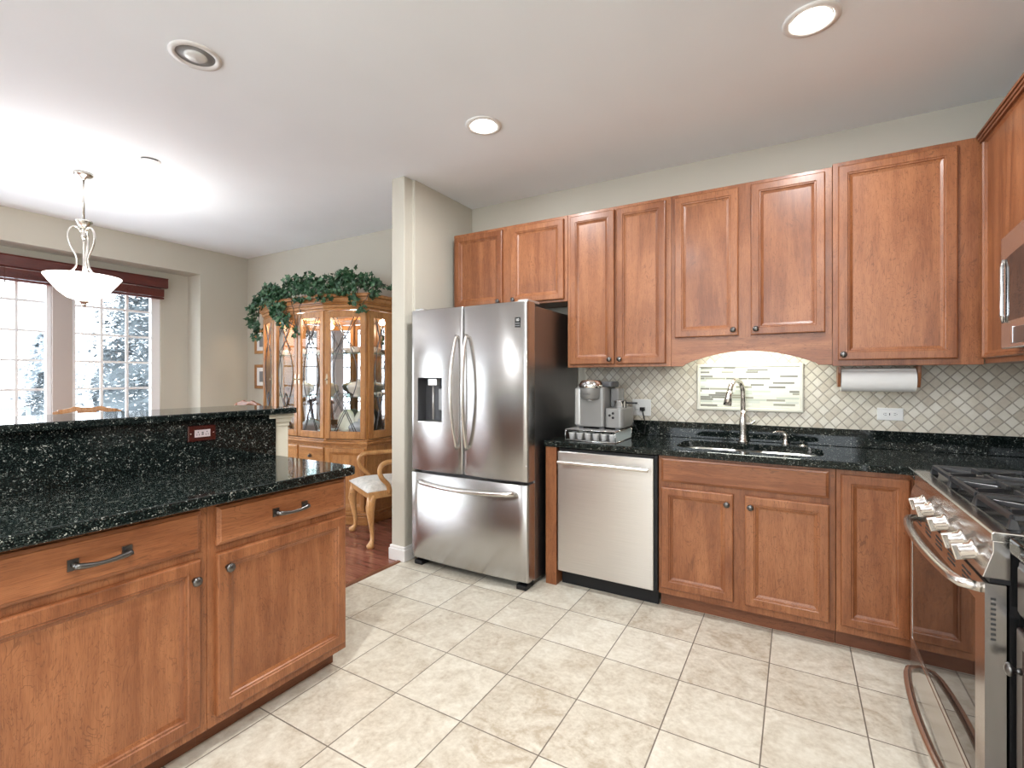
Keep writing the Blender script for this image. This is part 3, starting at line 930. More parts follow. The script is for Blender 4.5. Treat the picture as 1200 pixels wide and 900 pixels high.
# ------------------------------------------------------------------ peninsula
struct(B(-2.43, 0.0, 0, -2.322, 1.622, 1.128).build('wall_peninsula', cream_m, origin=(0, 0, 0)))
cp = MB()
for z, o_ in ((1.062, 0.006), (1.082, 0.014), (1.104, 0.024)):
    cp.box(-2.43 - o_, 1.50, z, -2.322 + o_ * 0.9, 1.622 + o_, z + 0.024)
struct(cp.build('trim_4', cream_m, bevel=0.004))
isp = B(-2.321, 0.0, 0.914, -2.301, 1.540, 1.128).build('granite_riser', granite_m, origin=(0, 0, 0.914), bevel=0.002)
tag(isp, 'dark granite riser between the peninsula counter and the raised bar', 'backsplash')
bar = MB().prism(rrect(-2.735, -0.05, -2.272, 1.648, 0.02), 'z', 1.129, 1.159).build('bar_top', granite_m, origin=(0, 0, 1.129), bevel=0.006)
tag(bar, 'raised dark granite bar top on the peninsula', 'bar top')
pen = MB().prism([(-2.321, -0.05), (-1.725, -0.05), (-1.725, 1.53), (-1.735, 1.55), (-1.755, 1.56), (-2.321, 1.56)], 'z', 0.875, 0.914).build('countertop', granite_m, origin=(0, 0, 0.875), bevel=0.007)
tag(pen, 'large dark granite countertop of the peninsula on the left', 'countertop')
Ti = T_left(-1.775, 0, 0)
def pen_cab(y0, y1, label, d0, d1, kn, pu):
    t = thing('peninsula_cabinet', label, 'cabinet', (-2.0, (y0 + y1) / 2, 0))
    MB().box(-2.30, y0, 0.085, -1.775, y1, 0.873).build('carcass', cherry, t, bevel=0.002)
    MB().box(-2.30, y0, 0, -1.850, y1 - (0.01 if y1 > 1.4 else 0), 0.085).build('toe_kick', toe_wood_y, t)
    drawer_front(t, Ti, d0, 0.723, d1 - d0, 0.138, cherry_y, pl=pu)
    door(t, Ti, d0, 0.122, d1 - d0, 0.572, kn=kn)
    return t
pen_cab(0.927, 1.532, 'cherry peninsula cabinet at the walkway end, its knob at upper left', 0.953, 1.517, (0.987, 0.640), [(1.237, 0.790)])
pen_cab(0.322, 0.926, 'cherry peninsula cabinet at the left edge, its knob at upper right', 0.335, 0.899, (0.876, 0.630), [(0.620, 0.790)])
ou = thing('power_outlet', 'burgundy outlet plate set in the granite riser of the peninsula', 'outlet', (-2.30, 1.178, 1.03))
To = T_left(-2.301, 1.120, 1.032)
MB(To).rings(0.118, 0.070, [(0, 0), (0, -0.004), (0.003, -0.006)]).build('cover_plate', burgundy, ou)
r_ = MB(To).box(0.026, -0.0075, 0.019, 0.092, -0.005, 0.051).build('socket', pinkish, ou)
mb = MB(To)
for x in (0.040, 0.078):
    mb.box(x - 0.006, -0.0082, 0.026, x - 0.004, -0.0070, 0.034).box(x + 0.004, -0.0082, 0.026, x + 0.006, -0.0070, 0.034).box(x - 0.002, -0.0082, 0.039, x + 0.002, -0.0070, 0.044)
mb.box(0.055, -0.0085, 0.028, 0.063, -0.0070, 0.033).box(0.055, -0.0085, 0.036, 0.063, -0.0070, 0.041)
mb.build('slots', slot_m, r_)
for x in (0.011, 0.107):
    MB(To).lathe([(0.0035, -0.005), (0.0025, -0.0075)], (x, 0, 0.035), 10, 'y').build('screw', satin, ou)

# ------------------------------------------------------------------ dishwasher
dw = thing('dishwasher', 'stainless dishwasher with bar handle beside the sink cabinet', 'dishwasher', (-1.0, 3.1, 0))
MB().box(-1.309, 2.845, 0.10, -0.684, 3.38, 0.872).build('tub', black_p, dw)
MB().box(-1.304, 2.800, 0.098, -0.703, 2.844, 0.853).build('door', steel_h, dw, bevel=0.005)
MB().box(-1.300, 2.815, 0.853, -0.705, 2.845, 0.868).build('control_strip', black_p, dw)
MB().box(-1.300, 2.865, 0.0, -0.690, 2.88, 0.098).build('toe_panel', black_p, dw)
MB().box(-0.702, 2.812, 0.098, -0.684, 2.845, 0.868).build('dark_gap_strip', black_p, dw)  # black strip standing in for the dark gap beside the door
mb = MB().prism(rrect(2.745, 0.778, 2.772, 0.800, 0.009, 3), 'x', -1.285, -0.722)
mb.box(-1.280, 2.768, 0.781, -1.255, 2.802, 0.797).box(-0.752, 2.768, 0.781, -0.727, 2.802, 0.797)
mb.build('handle', satin, dw, bevel=0.003)

# ------------------------------------------------------------------ fridge
fg = thing('refrigerator', 'stainless french-door refrigerator with water dispenser', 'refrigerator', (-1.88, 3.0, 0))
FX0, FX1, FYF = -2.352, -1.415, 2.615
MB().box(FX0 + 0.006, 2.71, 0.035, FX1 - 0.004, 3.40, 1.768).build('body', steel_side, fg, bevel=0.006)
XM = -1.900
def bulge(x):
    a, b_ = (FX0, XM) if x < XM else (XM, FX1)
    t = (x - (a + b_) / 2) / ((b_ - a) / 2)
    return FYF - 0.006 - 0.013 * (1 - t * t)
def bulge_f(x):
    t = (x - (FX0 + FX1) / 2) / ((FX1 - FX0) / 2)
    return FYF - 0.006 - 0.014 * (1 - t * t)
def fdoor(x0, x1, z0, z1, name, hole=None, bul=bulge):
    # curved front slab, optional rectangular recess
    xs = sorted(set([x0, x0 + 0.004, x0 + 0.012] + [x0 + (x1 - x0) * i / 14 for i in range(1, 14)] + [x1 - 0.012, x1 - 0.004, x1] + ([hole[0], hole[1]] if hole else [])))
    zs = sorted(set([z0, z0 + 0.005, z1 - 0.005, z1] + ([hole[2], hole[3]] if hole else [])))
    def fy(x, z):
        y = bul(x)
        e = min(x - x0, x1 - x)
        if e < 0.012:
            y += 0.014 * (1 - math.sqrt(max(0, 1 - (1 - e / 0.012) ** 2)))
        if min(z - z0, z1 - z) < 0.001:
            y += 0.005
        return y
    mb = MB()
    vs = [(x, fy(x, z), z) for z in zs for x in xs]
    nx = len(xs)
    fs = []
    for j in range(len(zs) - 1):
        for i in range(nx - 1):
            if hole and hole[0] - 1e-6 <= xs[i] and xs[i + 1] <= hole[1] + 1e-6 and hole[2] - 1e-6 <= zs[j] and zs[j + 1] <= hole[3] + 1e-6:
                continue
            fs.append((j * nx + i, j * nx + i + 1, (j + 1) * nx + i + 1, (j + 1) * nx + i))
    k = len(vs)
    nz = len(zs)
    back = 2.703
    loop = [j * nx for j in range(nz)] + [(nz - 1) * nx + i for i in range(1, nx)] + [j * nx + nx - 1 for j in range(nz - 2, -1, -1)] + [i for i in range(nx - 2, 0, -1)]
    bl = []
    for q in loop:
        vs.append((vs[q][0], back, vs[q][2]))
        bl.append(len(vs) - 1)
    m = len(loop)
    sidef = [(loop[i], loop[(i + 1) % m], bl[(i + 1) % m], bl[i]) for i in range(m)]
    mb.add(vs, fs + sidef + [tuple(bl)], True)
    o = mb.build(name, steel_v, fg)
    for p in o.data.polygons:
        if abs(p.normal.y) < 0.5:
            p.use_smooth = False
    return o
H = (-2.285, -2.068, 1.004, 1.315)
dl = fdoor(FX0, XM - 0.003, 0.672, 1.786, 'door', H)
dr = fdoor(XM + 0.003, FX1, 0.672, 1.786, 'door')
fz = fdoor(FX0, FX1, 0.055, 0.655, 'freezer_drawer', bul=bulge_f)
# dispenser recess
yb, yf = 2.690, bulge(-2.17) + 0.004
mb = MB()
mb.add([(H[0], bulge(H[0]), H[2]), (H[1], bulge(H[1]), H[2]), (H[1], bulge(H[1]), H[3]), (H[0], bulge(H[0]), H[3]),
        (H[0], yb, H[2]), (H[1], yb, H[2]), (H[1], yb, H[3]), (H[0], yb, H[3])],
       [(0, 1, 5, 4), (1, 2, 6, 5), (2, 3, 7, 6), (3, 0, 4, 7), (4, 5, 6, 7)])
rc = mb.build('dispenser_recess', dark_p, dl)
MB().box(H[0] + 0.07, 2.625, H[3] - 0.055, H[0] + 0.15, 2.69, H[3] - 0.004).build('spout', grey_l, dl, bevel=0.005)
MB().tube([(H[0] + 0.10, 2.65, H[3] - 0.05), (H[0] + 0.10, 2.65, H[2] + 0.02)], 0.008, 10).build('water_lever', grey_l, dl)
MB().box(H[0] + 0.14, 2.655, H[2] + 0.085, H[0] + 0.205, 2.67, H[3] - 0.075).build('ice_paddle', grey_p, dl, bevel=0.006)
MB().box(H[0] + 0.165, 2.64, H[3] - 0.06, H[1] - 0.004, 2.69, H[3] - 0.004).build('control_box', black_p, dl, bevel=0.003)
MB().box(H[0] + 0.002, 2.60, H[2] + 0.001, H[1] - 0.002, 2.685, H[2] + 0.010).build('drip_tray', steel_h, dl, bevel=0.002)
def fhandle(parent, xc, s):
    pts, rs = [], []
    for i in range(21):
        t = i / 20
        z = 0.845 + 0.75 * t
        q = math.sin(math.pi * t)
        pts.append((xc + s * 0.008 * q, bulge(xc) - 0.012 - 0.058 * q ** 0.7, z))
        rs.append(0.0145)
    mb = MB().tube(pts, rs, 12, flat=0.8)
    for z in (0.855, 1.585):
        mb.lathe([(0.012, 0.006), (0.012, -0.022)], (xc, bulge(xc), z), 10, 'y')
    mb.build('handle', satin, parent)
fhandle(dl, XM - 0.040, -1)
fhandle(dr, XM + 0.040, 1)
pts = []
for i in range(21):
    t = i / 20
    x = -2.262 + 0.765 * t
    q = math.sin(math.pi * t)
    pts.append((x, bulge_f(x) - 0.018 - 0.045 * q ** 0.45, 0.598 - 0.012 * q))
MB().tube(pts, 0.0145, 12, flat=1.1).lathe([(0.014, 0.004), (0.014, -0.03)], (-2.25, bulge_f(-2.25), 0.597), 10, 'y').lathe([(0.014, 0.004), (0.014, -0.03)], (-1.51, bulge_f(-1.51), 0.597), 10, 'y').build('handle', satin, fz)
MB().box(-1.50, 2.64, 1.786, -1.43, 2.80, 1.803).build('hinge_cover', grey_l, fg, bevel=0.004)
MB().box(-2.34, 2.64, 1.786, -2.27, 2.80, 1.803).build('hinge_cover', grey_l, fg, bevel=0.004)
for x in (-2.30, -1.47):
    MB().box(x - 0.035, 2.625, 0.0, x + 0.035, 2.72, 0.030).lathe([(0.016, -0.02), (0.016, 0.02)], (x, 2.66, 0.018), 12, 'x').build('foot', black_p, fg, bevel=0.003)
MB().box(-2.33, 2.70, 0.012, -1.43, 2.715, 0.05).build('toe_grille', black_p, fg)
bx = -1.500
badge = MB().box(bx, bulge(bx + 0.02) - 0.0032, 1.628, bx + 0.036, bulge(bx + 0.02) + 0.004, 1.688)
badge = badge.build('badge', black_p, dr)
Tt = Matrix.Translation((bx + 0.018, bulge(bx + 0.02) - 0.0035, 1.671)) @ Matrix.Rotation(R(90), 4, 'X')
# the badge is a sub-part, its print shares its parent
text('badge_number', '10', 0.024, Tt, white_text, dr)
MB().box(bx + 0.001, bulge(bx + 0.02) - 0.0038, 1.6495, bx + 0.035, bulge(bx + 0.02) - 0.003, 1.6520).box(bx + 0.001, bulge(bx + 0.02) - 0.0038, 1.636, bx + 0.035, bulge(bx + 0.02) - 0.003, 1.6385).build('badge_lines', grey_text, dr)

# ------------------------------------------------------------------ range
rg = thing('gas_range', 'stainless slide-in gas range with five knobs and curved oven handle', 'range', (0.75, 2.18, 0))
RY0, RY1 = 1.700, 2.652
MB().box(0.468, RY0 + 0.004, 0.03, 1.05, RY1 - 0.004, 0.895).build('body', enamel, rg)
cook = MB().prism([(0.433, 0.897), (0.433, 0.915), (0.438, 0.920), (1.048, 0.920), (1.048, 0.897)], 'y', RY0, RY1).build('cooktop', steel_y, rg, bevel=0.002)
MB().prism([(x, y) for x, y in rrect(0.475, RY0 + 0.03, 1.02, RY1 - 0.06, 0.02)], 'z', 0.9205, 0.9225).build('spill_pan', enamel, rg)
MB().prism([(0.436, 0.897), (0.436, 0.868), (0.416, 0.800), (0.47, 0.800), (0.47, 0.897)], 'y', RY0 + 0.001, RY1 - 0.001).build('control_panel', steel_y, rg, bevel=0.002)
MB().box(0.430, RY0 + 0.002, 0.788, 0.47, RY1 - 0.002, 0.800).build('trim_gap', black_p, rg)
for y in (2.39, 2.28, 2.09, 1.905, 1.80):
    Tk = Matrix.Translation((0.426, y, 0.842)) @ Matrix.Rotation(R(-16), 4, 'Y')
    kb = MB(Tk).lathe([(0.028, 0.002), (0.028, -0.006), (0.023, -0.010), (0.021, -0.034), (0.018, -0.038), (0, -0.039)], (0, 0, 0), 20, 'x').build('knob', steel_y, rg)
    MB(Tk).box(-0.050, -0.0075, -0.022, -0.020, 0.0075, 0.022).build('grip', satin, kb, bevel=0.003)
# oven door
od = MB()
od.box(0.421, RY0 + 0.002, 0.205, 0.462, RY0 + 0.080, 0.785).box(0.421, RY1 - 0.035, 0.205, 0.462, RY1 - 0.002, 0.785)
od.box(0.421, RY0 + 0.080, 0.715, 0.462, RY1 - 0.035, 0.785).box(0.421, RY0 + 0.080, 0.205, 0.462, RY1 - 0.035, 0.222)
od = od.build('oven_door', steel_y, rg)
MB().box(0.4225, RY0 + 0.079, 0.221, 0.460, RY1 - 0.034, 0.716).build('door_glass', oven_glass, od)
for g in range(5):
    mb = MB()
    yc = 1.86 + g * 0.155
    for i in range(6):
        for j in range(3):
            mb.box(0.4200, yc - 0.04 + i * 0.014, 0.735 + j * 0.014, 0.4215, yc - 0.031 + i * 0.014, 0.741 + j * 0.014)
    mb.build('vent', slot_m, od)
mb = MB()
for i in range(9):
    mb.box(0.432, RY0 + 0.0012, 0.640 + i * 0.013, 0.442, RY0 + 0.0025, 0.646 + i * 0.013)
mb.build('side_vent', slot_m, od)
def rhandle(z, parent, y0, y1):
    pts = [(0.422, y1, z)]
    n = 18
    for i in range(n + 1):
        t = i / n
        y = y1 - 0.02 + (y0 - y1 + 0.04) * t
        pts.append((0.385 - 0.030 * math.sin(math.pi * t) ** 0.6, y, z))
    pts.append((0.422, y0, z))
    MB().tube(pts, 0.0135, 12).build('handle', satin, parent)
rhandle(0.762, od, 1.735, 2.47)
dr_ = MB().box(0.421, RY0 + 0.002, 0.045, 0.462, RY1 - 0.002, 0.200).build('storage_drawer', steel_y, rg, bevel=0.004)
rhandle(0.165, dr_, 1.735, 2.47)
MB().box(0.50, RY0 + 0.01, 0.0, 0.98, RY1 - 0.01, 0.04).build('plinth', black_p, rg)
# burners and grates
for (x, y, r) in ((0.60, 1.88, 0.045), (0.60, 2.44, 0.05), (0.89, 1.88, 0.04), (0.89, 2.44, 0.045), (0.745, 2.16, 0.055)):
    bn = MB().lathe([(r, 0.922), (r, 0.930), (r * 0.75, 0.936), (r * 0.75, 0.940), (r * 0.7, 0.944), (0, 0.945)], (x, y, 0), 20).build('burner', iron, rg)
GZ = 0.960
for gi, (a, b_) in enumerate(((1.735, 2.015), (2.023, 2.303), (2.311, 2.58))):
    mb = MB()
    x0, x1 = 0.485, 1.01
    ym = (a + b_) / 2
    h = 0.006
    def bar(p, q, w=0.0085):
        p, q = Vector(p), Vector(q)
        d = (q - p).normalized()
        s_ = Vector((-d.y, d.x, 0)) * w
        z0, z1 = GZ - 0.013, GZ
        mb.add([tuple(p - s_)[:2] + (z0,), tuple(p + s_)[:2] + (z0,), tuple(q + s_)[:2] + (z0,), tuple(q - s_)[:2] + (z0,),
                tuple(p - s_ * .75)[:2] + (z1,), tuple(p + s_ * .75)[:2] + (z1,), tuple(q + s_ * .75)[:2] + (z1,), tuple(q - s_ * .75)[:2] + (z1,)],
               [(0, 3, 2, 1), (4, 5, 6, 7), (0, 1, 5, 4), (1, 2, 6, 5), (2, 3, 7, 6), (3, 0, 4, 7)])
    bar((x0, a + h, 0), (x0, b_ - h, 0)); bar((x1, a + h, 0), (x1, b_ - h, 0))
    bar((x0, a + h, 0), (x1, a + h, 0)); bar((x0, b_ - h, 0), (x1, b_ - h, 0))
    bar((0.745, a, 0), (0.745, b_, 0))
    for cx in (0.60, 0.89):
        for ang in range(0, 360, 60):
            ca, sa = math.cos(R(ang + 30)), math.sin(R(ang + 30))
            bar((cx + 0.03 * ca, ym + 0.03 * sa, 0), (cx + 0.118 * ca, ym + 0.125 * sa, 0), 0.0065)
    for fx in (x0, 0.745, x1):
        for fy in (a + h, b_ - h):
            mb.add([(fx - .012, fy - .012, .923), (fx + .012, fy - .012, .923), (fx + .012, fy + .012, .923), (fx - .012, fy + .012, .923),
                    (fx - .006, fy - .006, GZ - .01), (fx + .006, fy - .006, GZ - .01), (fx + .006, fy + .006, GZ - .01), (fx - .006, fy + .006, GZ - .01)],
                   [(0, 3, 2, 1), (4, 5, 6, 7), (0, 1, 5, 4), (1, 2, 6, 5), (2, 3, 7, 6), (3, 0, 4, 7)])
    mb.build('grate', iron, rg, bevel=0.0012, seg=1)

# ------------------------------------------------------------------ coffee corner
kd = thing('pod_drawer', 'low wire-and-glass coffee pod drawer under the coffee maker', 'drawer', (-1.11, 3.03, 0.914))
KX0, KX1, KY0, KY1, KZ = -1.278, -0.948, 2.865, 3.20, 0.914
mb = MB()
for x in (KX0, KX1):
    for z in (0.003, 0.070):
        mb.tube([(x, KY0, KZ + z), (x, KY1, KZ + z)], 0.0028, 6)
    for y in (KY0, KY1):
        mb.tube([(x, y, KZ), (x, y, KZ + 0.072)], 0.0028, 6)
for y in (KY0, KY1):
    for z in (0.003, 0.070):
        mb.tube([(KX0, y, KZ + z), (KX1, y, KZ + z)], 0.0028, 6)
mb.build('wire_frame', chrome, kd)
MB().box(KX0 + 0.002, KY0 + 0.002, KZ + 0.068, KX1 - 0.002, KY1 - 0.002, KZ + 0.073).build('top_panel', grey_l, kd)
MB().box(KX1 - 0.003, KY0 + 0.003, KZ + 0.006, KX1 - 0.001, KY1 - 0.003, KZ + 0.066).build('side_glass', plain('frosted_side_glass', (0.55, 0.62, 0.64), 0.15), kd)
fp = [(0.006, 0.006), (0.324, 0.006), (0.324, 0.060), (0.21, 0.060), (0.195, 0.042), (0.135, 0.042), (0.12, 0.060), (0.006, 0.060)]
MB(Tr(KX0, KY0, KZ)).prism(fp, 'y', 0.003, 0.0055).build('drawer_front', glass_m, kd)
MB().box(KX0 + 0.004, KY0 + 0.008, KZ + 0.002, KX1 - 0.004, KY1 - 0.004, KZ + 0.006).build('tray', grey_p, kd)
k = 0
pod0 = None
for r_i in range(2):
    for c_i in range(6):
        x, y = KX0 + 0.032 + c_i * 0.0535, KY0 + 0.036 + r_i * 0.055
        if pod0 is None:
            pod0 = thing('coffee_pod', 'white coffee pod standing in the drawer under the coffee maker', 'coffee pod', (x, y, KZ + 0.006), 'coffee pods in the drawer')
            MB().lathe([(0.017, 0), (0.022, 0.040), (0.024, 0.042)], (x, y, KZ + 0.0065), 14).build('cup', white_p, pod0)
            MB().lathe([(0.024, 0.042), (0.024, 0.0435), (0, 0.0437)], (x, y, KZ + 0.0065), 14).build('foil_lid', paper_m, pod0)
        else:
            q = copy_tree(pod0)
            q.location = (x, y, KZ + 0.006)

km = thing('coffee_maker', 'silver single-serve coffee maker on the pod drawer', 'coffee maker', (-1.1, 3.06, 0.99))
MB().prism(rrect(-1.245, 2.945, -1.048, 3.19, 0.02, 3), 'z', 1.000, 1.255).build('body', grey_p, km, bevel=0.008)
MB().lathe([(0.058, 1.178), (0.066, 1.190), (0.068, 1.245), (0.068, 1.246)], (-1.142, 2.955, 0), 28).build('brew_head', grey_p, km)
MB().lathe([(0.070, 1.246), (0.077, 1.252), (0.078, 1.272), (0.070, 1.280), (0.066, 1.292), (0.050, 1.299), (0, 1.301)], (-1.142, 2.965, 0), 28).build('lid', chrome, km)
MB().lathe([(0.022, 1.166), (0.026, 1.178)], (-1.142, 2.945, 0), 16).build('nozzle', grey_l, km)
MB().prism(rrect(-1.10, 3.02, -1.02, 3.17, 0.02, 3), 'z', 1.255, 1.29).build('rear_cap', dark_p, km, bevel=0.006)
MB().tube([(-1.262, 2.99, 1.222), (-1.225, 2.985, 1.224)], 0.011, 8).build('lid_handle', dark_p, km)
MB().prism(rrect(-1.246, 2.938, -1.205, 3.0, 0.01, 3), 'z', 1.01, 1.245).build('front_trim', grey_l, km, bevel=0.004)
fb = MB().prism(rrect(-1.047, 2.945, -0.925, 3.19, 0.028, 4), 'z', 1.000, 1.123).build('frother_base', grey_p, km, bevel=0.006)
mb = MB()
for dx, dz in ((0.0, 0.0), (0.022, 0.014), (0.022, -0.014)):
    mb.lathe([(0.008, 0.001), (0.008, -0.002), (0.005, -0.002), (0.005, -0.0005)], (-1.012 + dx, 2.945, 1.078 + dz), 12, 'y')
mb.build('button', black_p, fb)
MB().box(-1.045, 3.06, 1.123, -0.99, 3.185, 1.245).build('water_tank', plain('smoky_tank', (0.17, 0.17, 0.17), 0.12), km, bevel=0.008)
cup = MB().lathe([(0.038, 1.123), (0.040, 1.128), (0.040, 1.168), (0.042, 1.170), (0.038, 1.170), (0.036, 1.135), (0, 1.134)], (-0.968, 3.03, 0), 24).build('frother_cup', chrome, km)
MB().box(-0.93, 3.025, 1.150, -0.860, 3.037, 1.161).build('cup_handle', black_p, cup, bevel=0.003)
text('brand_lettering', 'KEURIG', 0.014, Matrix.Translation((-1.142, 2.8865, 1.212)) @ Matrix.Rotation(R(90), 4, 'X'), dark_p, km)
MB().box(-1.225, 2.96, 0.9872, -1.195, 3.0, 1.001).box(-1.085, 2.96, 0.9872, -1.055, 3.0, 1.001).box(-0.98, 2.96, 0.9872, -0.95, 3.0, 1.001).box(-1.225, 3.14, 0.9872, -0.95, 3.17, 1.001).build('feet', dark_p, km)
cd = MB().tube([(-0.925, 3.15, 1.02), (-0.90, 3.20, 0.96), (-0.89, 3.30, 0.93), (-0.905, 3.39, 0.99), (-0.925, 3.40, 1.06), (-0.93, 3.405, 1.095)], 0.004, 8)
cd.box(-0.945, 3.385, 1.085, -0.915, 3.412, 1.108)
cd.build('power_cord', black_p, km)

sw = thing('switch_plate', 'white double wall plate with switch and outlet behind the coffee maker', 'switch', (-0.93, 3.42, 1.05))
Ts = T_back(-1.005, 3.4195, 1.048)
MB(Ts).rings(0.130, 0.116, [(0, 0), (0, -0.003), (0.003, -0.006)]).build('cover_plate', white_p, sw)
MB(Ts).box(0.089, -0.013, 0.047, 0.099, -0.005, 0.066).build('toggle', white_p, sw, bevel=0.002)
rr = MB(Ts).box(0.018, -0.0078, 0.025, 0.050, -0.005, 0.091).build('socket', white_p, sw, bevel=0.001)
mb = MB(Ts)
for z in (0.042, 0.076):
    mb.box(0.027, -0.0085, z - 0.004, 0.029, -0.0075, z + 0.005).box(0.039, -0.0085, z - 0.004, 0.041, -0.0075, z + 0.005)
mb.build('slots', slot_m, rr)
go = thing('power_outlet', 'white horizontal outlet on the diamond tile below the paper towels', 'outlet', (0.455, 3.42, 1.078))
Tg = T_back(0.395, 3.4195, 1.076)
MB(Tg).rings(0.118, 0.070, [(0, 0), (0, -0.003), (0.003, -0.006)]).build('cover_plate', white_p, go)
rr = MB(Tg).box(0.025, -0.0078, 0.019, 0.093, -0.005, 0.051).build('socket', white_p, go, bevel=0.001)
mb = MB(Tg)
for x in (0.038, 0.080):
    mb.box(x - 0.005, -0.0085, 0.029, x + 0.005, -0.0075, 0.031).box(x - 0.005, -0.0085, 0.039, x + 0.005, -0.0075, 0.041).box(x - 0.010 if x < 0.05 else x + 0.007, -0.0085, 0.033, x - 0.007 if x < 0.05 else x + 0.010, -0.0075, 0.037)
mb.box(0.054, -0.0088, 0.028, 0.058, -0.0075, 0.042)
mb.build('slots', slot_m, rr)

# paper towels
ph = thing('paper_towel_holder', 'wooden paper towel holder fixed under the corner wall cabinet', 'paper towel holder', (0.365, 3.25, 1.25))
for x in (0.197, 0.538):
    MB().prism([(3.19, 1.377), (3.31, 1.377), (3.31, 1.34), (3.285, 1.265), (3.215, 1.265), (3.19, 1.34)], 'x', x, x + 0.014).build('bracket', cherry, ph, bevel=0.002)
MB().tube([(0.200, 3.25, 1.303), (0.55, 3.25, 1.303)], 0.009, 10).build('rod', cherry, ph)
pt = MB()
n = 40
for (x0_, x1_) in ((0.213, 0.535),):
    vs, fs = [], []
    for i in range(n + 1):
        a = 2 * math.pi * i / n + R(120)
        rr = 0.062 + 0.0028 * i / n
        for x in (x0_, x1_):
            vs.append((x, 3.25 + rr * math.cos(a), 1.303 + rr * math.sin(a)))
    for i in range(n):
        fs.append((2 * i, 2 * i + 1, 2 * i + 3, 2 * i + 2))
    fs.append((0, 1, 2 * n + 1, 2 * n))
    pt.add(vs, fs, True)
    for x in (x0_, x1_):
        ring = []
        for i in range(n):
            a = 2 * math.pi * i / n + R(120)
            ring.append((3.25 + (0.062 + 0.0028 * i / n) * math.cos(a), 1.303 + (0.062 + 0.0028 * i / n) * math.sin(a)))
        vs = [(x, p[0], p[1]) for p in ring] + [(x, 3.25 + 0.02 * math.cos(2 * math.pi * i / n + R(120)), 1.303 + 0.02 * math.sin(2 * math.pi * i / n + R(120))) for i in range(n)]
        pt.add(vs, [(i, (i + 1) % n, n + (i + 1) % n, n + i) for i in range(n)])
tr = thing('paper_towel_roll', 'white paper towel roll hanging under the corner cabinet', 'paper towels', (0.374, 3.25, 1.24))
pt.build('paper', paper_m, tr)
MB().lathe([(0.020, 0.0), (0.020, 0.322), (0.017, 0.322), (0.017, 0.0)], (0.213, 3.25, 1.303), 20, 'x', cap=False).build('core', plain('cardboard', (0.35, 0.25, 0.16), 0.9), tr)

# under-cabinet lamp behind the valance
ul = thing('under_cabinet_light', 'lit strip lamp hidden behind the arched valance over the sink', 'lamp', (-0.25, 3.25, 1.53))
MB().box(-0.55, 3.20, 1.535, 0.05, 3.27, 1.561).build('housing', white_p, ul, bevel=0.004)
MB().tube([(-0.53, 3.235, 1.528), (0.03, 3.235, 1.528)], 0.009, 10).build('tube', tube_on, ul)
area('strip_light', (-0.25, 3.235, 1.515), 0.55, UNDER_W, (0.96, 1.0, 0.88), rot=(R(25), 0, 0), size_y=0.03, parent=ul)

# ------------------------------------------------------------------ hutch
hx = -4.06
hu = thing('china_hutch', 'honey oak china hutch with leaded glass doors in the dining room', 'china cabinet', (hx, 3.2, 0))
OUT = [(-4.813, 3.465), (-4.813, 3.089), (-4.43, 2.95), (-3.69, 2.95), (-3.307, 3.089), (-3.307, 3.465)]
def offs(d, back=True):
    # grow the plan outline by d (front and sides)
    return [(-4.813 - d, 3.465), (-4.813 - d, 3.089 - d * 0.7), (-4.43 - d * 0.2, 2.95 - d), (-3.69 + d * 0.2, 2.95 - d), (-3.307 + d, 3.089 - d * 0.7), (-3.307 + d, 3.465)]
MB().prism(offs(-0.004), 'z', 0.09, 0.70).build('base_cabinet', oak, hu)
MB().prism(offs(0.022), 'z', 0.0, 0.075).prism(offs(0.010), 'z', 0.075, 0.10).build('plinth', oak_x, hu, bevel=0.006)
MB().prism(offs(0.014), 'z', 0.700, 0.718).prism(offs(0.030), 'z', 0.718, 0.742).prism(offs(0.012), 'z', 0.742, 0.756).build('waist_ledge', oak_x, hu, bevel=0.006)
cr = MB()
for z0, z1, d in ((1.925, 1.945, 0.010), (1.945, 1.975, 0.022), (1.975, 1.99, 0.034), (1.99, 2.035, 0.044), (2.035, 2.065, 0.062)):
    cr.prism(offs(d), 'z', z0, z1)
cr.build('crown', oak_x, hu, bevel=0.008)
MB().box(-4.80, 3.455, 0.756, -3.32, 3.465, 1.925).build('back_panel', oak, hu)
MB().box(-4.76, 3.448, 0.78, -3.36, 3.454, 1.90).build('mirror', mirror_m, hu)
MB().prism(offs(-0.03), 'z', 0.756, 0.762).build('deck', oak_x, hu)
for z in (1.133, 1.535):
    MB().prism(offs(-0.035), 'z', z - 0.004, z + 0.004).build('glass_shelf', glass_t, hu)
